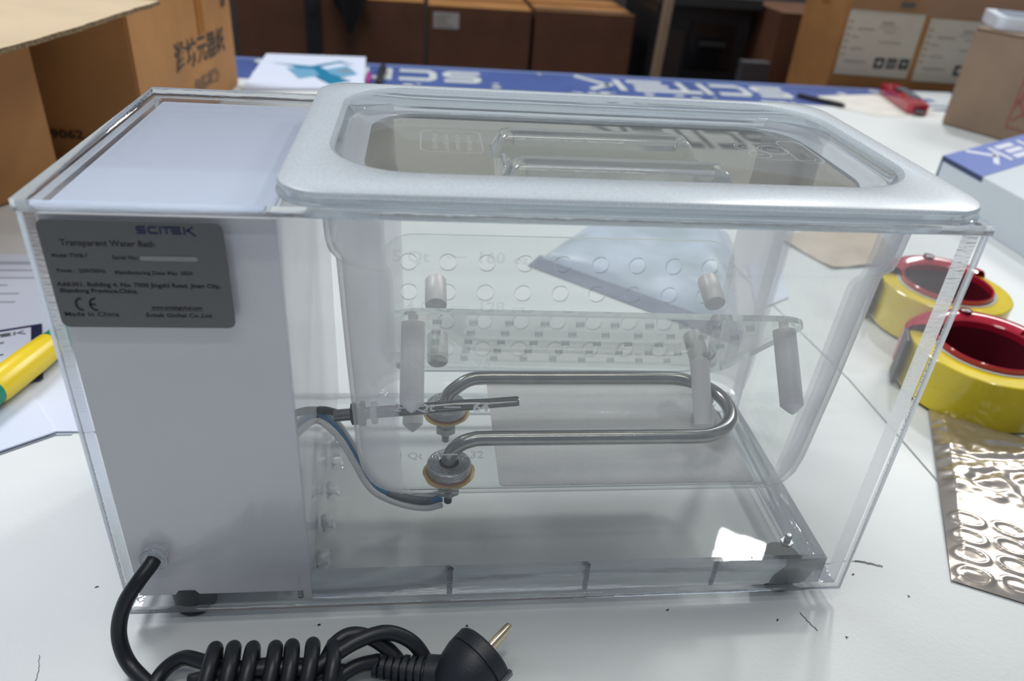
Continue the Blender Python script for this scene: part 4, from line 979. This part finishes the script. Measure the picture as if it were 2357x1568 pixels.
# its legs must face the viewer, so build it with the normal turned away from the camera
O = Vector((0.1420, 0.1520, 0.0830))
shelf('upright clear perforated shelf with short white legs, against the rear tank wall', O, (1, 0, 0), (0, 0.06, 0.998), 0.2540, 0.1060, 4, 9, 0.0205, 0.0185, 0.0268, 0.0225, 0.0060, [], 0.0230, 0.0072, rc=0.024, group=g2, thick=0.003)
up = bpy.data.objects['perforated_shelf.001']
for (x, z) in ((0.1810, 0.1560), (0.3760, 0.1600), (0.1830, 0.1130), (0.3730, 0.1150)):
    y0 = 0.152 + 0.06 * (z - 0.083) - 0.0032
    bm = B(); lathe(bm, [(0.0072, 0), (0.0074, .0006), (0.0074, 0.0225), (0.0070, 0.0232)], (x, y0, z), (0, -0.94, -0.33), 28)
    obj('leg', bm, M_PEG, up, smooth=True)

# ------------------------------------------------------------------ lid
LX0, LX1, LY0, LY1 = 0.1072, 0.4385, -0.0135, 0.1860
LZ = 0.2800
lid = thing('tank_lid', 'clear rectangular lid with frosted rim and ridged handle, on the water bath', 'lid', ((LX0 + LX1) / 2, (LY0 + LY1) / 2, 0.2715))
def lring(bm, x0, x1, y0, y1, r, z, n=10): return [bm.verts.new((x, y, z)) for x, y in rrect(x0, x1, y0, y1, r, n)]
bm = B()
IX0, IX1, IY0, IY1 = 0.1275, 0.4215, 0.0165, 0.1750
def o_(d, z): return lring(bm, LX0 + d, LX1 - d, LY0 + d, LY1 - d, 0.022 - d * .5, z)
def i_(d, z, r=0.042): return lring(bm, IX0 + d, IX1 - d, IY0 + d, IY1 - d, r - d * .5, z)
seq = [(o_(0.0012, 0.2722), 1), (o_(0.0, 0.2730), 1), (o_(0.0, 0.2742), 1), (o_(0.0016, 0.2748), 1), (o_(0.0018, 0.2768), 1), (o_(0.0006, 0.2776), 0), (o_(0.0012, 0.2794), 0), (o_(0.0030, LZ), 0),
       (i_(-.0020, LZ), 1), (i_(0.0, LZ - .0008), 1), (i_(0.0022, 0.2735), 1), (i_(0.0030, 0.2722), 1), (i_(0.0072, 0.2712), 1), (i_(0.0088, 0.2702), 1), (i_(0.0110, 0.2692), 1), (i_(0.0140, 0.2684), 2), ]
for (a_, m_), (b_, _) in zip(seq, seq[1:]): bridge(bm, a_, b_, m_)
# underside
sb = [i_(0.0140, 0.2664), i_(0.0095, 0.2670), i_(0.0074, 0.2684), i_(0.0050, 0.2692), i_(0.0008, 0.2712), i_(-.0005, 0.2772), o_(0.0040, 0.2774), o_(0.0038, 0.2722)]
ms = [1, 1, 1, 1, 1, 0, 1]
for (a_, b_, m_) in zip(sb, sb[1:], ms): bridge(bm, a_, b_, m_)
bridge(bm, sb[-1], seq[0][0], 1)
bm.faces.new(seq[-1][0]).material_index = 2; bm.faces.new(sb[0][::-1]).material_index = 2
bmesh.ops.recalc_face_normals(bm, faces=bm.faces)
obj('lid_shell', bm, [M_RIM, M_LGLASS, M_LID], lid, smooth=True, label='frosted rim around a clear recessed panel')
# handle: two moulded ridges
for (y0, y1, x0, x1) in ((0.0765, 0.1015, 0.2080, 0.3225), (0.0265, 0.0520, 0.2095, 0.3275)):
    bm = B(); z0 = 0.2685; rs = []
    for (dx, dy, z) in ((0, 0, 0), (.0008, .0008, .0012), (.0040, .0030, .0090), (.0060, .0045, .0110), (.0085, .0060, .0116)):
        rs.append([bm.verts.new((x, y, z0 + z)) for x, y in rrect(x0 + dx, x1 - dx, y0 + dy, y1 - dy, 0.0030, 3)])
    for a_, b_ in zip(rs, rs[1:]): bridge(bm, a_, b_, 0)
    inner = []
    for (dx, dy, z) in ((.0105, .0085, .0108), (.0118, .0095, .0035)):
        inner.append([bm.verts.new((x, y, z0 + z)) for x, y in rrect(x0 + dx, x1 - dx, y0 + dy, y1 - dy, 0.0015, 3)])
    bridge(bm, rs[-1], inner[0]); bridge(bm, inner[0], inner[1]); bm.faces.new(inner[1]).material_index = 1
    bm.faces.new(rs[0][::-1]).material_index = 1
    bmesh.ops.recalc_face_normals(bm, faces=bm.faces)
    obj('handle_ridge', bm, [M_LGLASS, M_LID], lid, smooth=True)
bm = B(); lathe(bm, [(0.0032, 0), (0.0030, .001), (0.0012, .0016)], (0.273, 0.0640, 0.2685), (0, 0, 1), 20); obj('moulding_dot', bm, M_LGLASS, lid, smooth=True)
for x in (0.212, 0.318):
    bm = B(); box(bm, x, x + 0.003, 0.0525, 0.0760, 0.2685, 0.2720, bev=0.0008); obj('handle_rib', bm, M_LGLASS, lid)
bm = B(); MI = Matrix.Translation((0, 0, 0.26865))
def outl(pts, w): stroke(bm, pts + [pts[0]], w, MI)
outl(rrect(0.170, 0.204, 0.084, 0.124, 0.005, 4), 0.0006)
for k in range(4):
    for q in range(9):
        xx = 0.1765 + k * 0.0064; yy = 0.0885 + q * 0.0033
        stroke(bm, [(xx, yy), (xx + 0.0026, yy + random.uniform(0, .0016))], 0.0005, MI); stroke(bm, [(xx + random.choice((0, .0026)), yy), (xx + 0.0013, yy + 0.0020)], 0.0004, MI)
outl(circ(0.3640, 0.1150, 0.0065), 0.0008); outl(circ(0.3640, 0.1150, 0.0050), 0.0004); outl(circ(0.3800, 0.1110, 0.0090), 0.0009); outl(circ(0.3800, 0.1110, 0.0070), 0.0005); outl(circ(0.3680, 0.1010, 0.0065), 0.0008)
for cx, cy, r_ in ((0.364, 0.115, .003), (0.380, 0.111, .0045), (0.368, 0.101, .003)):
    for q in range(5):
        stroke(bm, [(cx - r_ * .8 + q * r_ * .35, cy - r_ * .5), (cx - r_ * .6 + q * r_ * .35, cy + r_ * .5)], .0005, MI)
stroke(bm, [(0.358, 0.124), (0.390, 0.124)], .0006, MI); stroke(bm, [(0.368, 0.092), (0.398, 0.092), (0.400, 0.096)], .0006, MI)
o = obj('embossed_mark', bm, M_EMB, lid); o['kind'] = 'stuff'
bm = B(); stroke(bm, rrect(0.3880, 0.4040, 0.088, 0.130, 0.006, 5) + [(0.398, 0.088)], 0.0008, MI); obj('embossed_outline', bm, M_EMB, lid)

# ------------------------------------------------------------------ power cord
pc_ = thing('power_cord', 'black power cord coiled in a bundle, in front of the water bath', 'power cord', (0.08, -0.04, 0))
CR = 0.0042
bm = B()
tube(bm, [(0.0225, -0.0008, 0.0552), (0.0215, -0.0040, 0.0545), (0.0165, -0.0110, 0.0500), (0.0100, -0.0165, 0.0410), (0.0060, -0.0215, 0.0295), (0.0060, -0.0265, 0.0185), (0.0110, -0.0330, 0.0090), (0.0230, -0.0430, 0.0046), (0.0330, -0.0520, 0.0045), (0.0450, -0.0600, 0.006), (0.0600, -0.0620, 0.009), (0.09, -0.060, 0.012)], CR, seg=18, n=8)
obj('cord_lead', bm, M_CORD, pc_, smooth='all')
# wrapped coils
cy, cz, rc = -0.0500, 0.0168, 0.0125
pts = []
NT_ = 6.4
for i in range(int(NT_ * 18) + 1):
    a = 2 * math.pi * i / 18; x = 0.0545 + 0.0106 * a / (2 * math.pi)
    pts.append((x + 0.004 * math.sin(a + .5) + 0.0009 * math.sin(a * .37), cy - (rc + .003) * math.cos(a) * 1.0, cz + rc * math.sin(a) + 0.0007 * math.sin(a * .23)))
bm = B(); tube(bm, pts, CR, seg=16, n=2); obj('cord_coil', bm, M_CORD, pc_, smooth='all')
# strands running through the coil, looping out at both ends
def strand(pts): 
    bm = B(); tube(bm, pts, CR, seg=16, n=8); obj('cord_strand', bm, M_CORD, pc_, smooth='all')
strand([(0.130, -0.052, 0.020), (0.100, -0.050, 0.022), (0.070, -0.049, 0.021), (0.052, -0.040, 0.018), (0.040, -0.0340, 0.013), (0.030, -0.0380, 0.0075), (0.028, -0.0480, 0.0048), (0.040, -0.0580, 0.0055), (0.062, -0.056, 0.012), (0.095, -0.056, 0.014), (0.125, -0.060, 0.012)])
strand([(0.105, -0.052, 0.017), (0.118, -0.047, 0.020), (0.125, -0.038, 0.026), (0.134, -0.0335, 0.0270), (0.146, -0.0350, 0.0235), (0.158, -0.0410, 0.0150), (0.166, -0.0520, 0.0070), (0.160, -0.0640, 0.0045), (0.140, -0.066, 0.0060), (0.110, -0.062, 0.009)])
strand([(0.112, -0.055, 0.024), (0.122, -0.049, 0.027), (0.136, -0.0410, 0.0300), (0.152, -0.0355, 0.0300), (0.166, -0.0370, 0.0240), (0.1745, -0.0430, 0.0150), (0.178, -0.052, 0.0080), (0.172, -0.066, 0.0045), (0.15, -0.074, 0.0045)])
strand([(0.050, -0.050, 0.0120), (0.075, -0.046, 0.0185), (0.105, -0.046, 0.0190), (0.128, -0.050, 0.0125)])
strand([(0.050, -0.054, 0.0200), (0.075, -0.052, 0.0245), (0.105, -0.052, 0.0240), (0.128, -0.056, 0.0150)])
strand([(0.062, -0.058, 0.0225), (0.085, -0.058, 0.0200), (0.118, -0.058, 0.0180), (0.136, -0.0480, 0.0180), (0.148, -0.0430, 0.0155)])
# plug
pa0 = Vector((0.1450, -0.0435, 0.0125)); pa1 = Vector((0.1980, -0.0560, 0.0150)); ax = pa1 - pa0; L = ax.length
bm = B(); prof = []
for k in range(7):
    h = 0.001 + k * 0.0042; r_ = 0.0066 + 0.00035 * k
    prof += [(r_, h), (r_, h + 0.0026), (r_ - .0020, h + 0.0029), (r_ - .0020, h + 0.0039)]
prof += [(0.0098, 0.031), (0.0104, 0.040), (0.0115, L)]
lathe(bm, prof, pa0, ax, 22); obj('strain_relief', bm, M_BLACK, pc_, smooth=True, label='ribbed strain relief')
pd = Vector((0.70, 0.62, 0.22)).normalized(); pcn = Vector((0.1965, -0.0560, 0.0185))
bm = B(); lathe(bm, [(0.0080, -0.016), (0.0130, -0.012), (0.0172, -0.002), (0.0185, 0.004), (0.0185, 0.0062), (0.0176, 0.0066), (0.0176, 0.0078), (0.0188, 0.0082), (0.0188, 0.0150), (0.0176, 0.0165)], pcn, pd, 36); plug = obj('plug_body', bm, M_BLACK, pc_, smooth=True, label='round angled plug body')
sdv = pd.cross(Vector((0, 0, 1))).normalized(); upv = sdv.cross(pd)
for k, s in enumerate((-1, 1)):
    vw = (pcn - Vector(cam.location)).normalized(); qd = (vw - pd * vw.dot(pd)).normalized()
    q = pcn + pd * 0.0164 + (qd + sdv * 0.06).normalized() * 0.0095 * s
    bm = B(); lathe(bm, [(0.0024, 0), (0.0024, 0.0160), (0.0020, 0.0175), (0.0010, 0.0182)], q, pd, 20); obj('pin', bm, M_BRASS, plug, smooth=True)
for s in (-1, 1):
    bm = B(); box(bm, -0.0025, 0.0025, -0.0012, 0.0012, 0.006, 0.0175, bev=0.0004)
    M_ = Matrix.Identity(4); M_.col[0] = (*upv, 0); M_.col[1] = (*sdv, 0); M_.col[2] = (*pd, 0); M_.col[3] = (*(pcn + sdv * 0.0185 * s), 1); bm.transform(M_)
    bmesh.ops.recalc_face_normals(bm, faces=bm.faces); obj('earth_clip', bm, M_STEELD, plug)
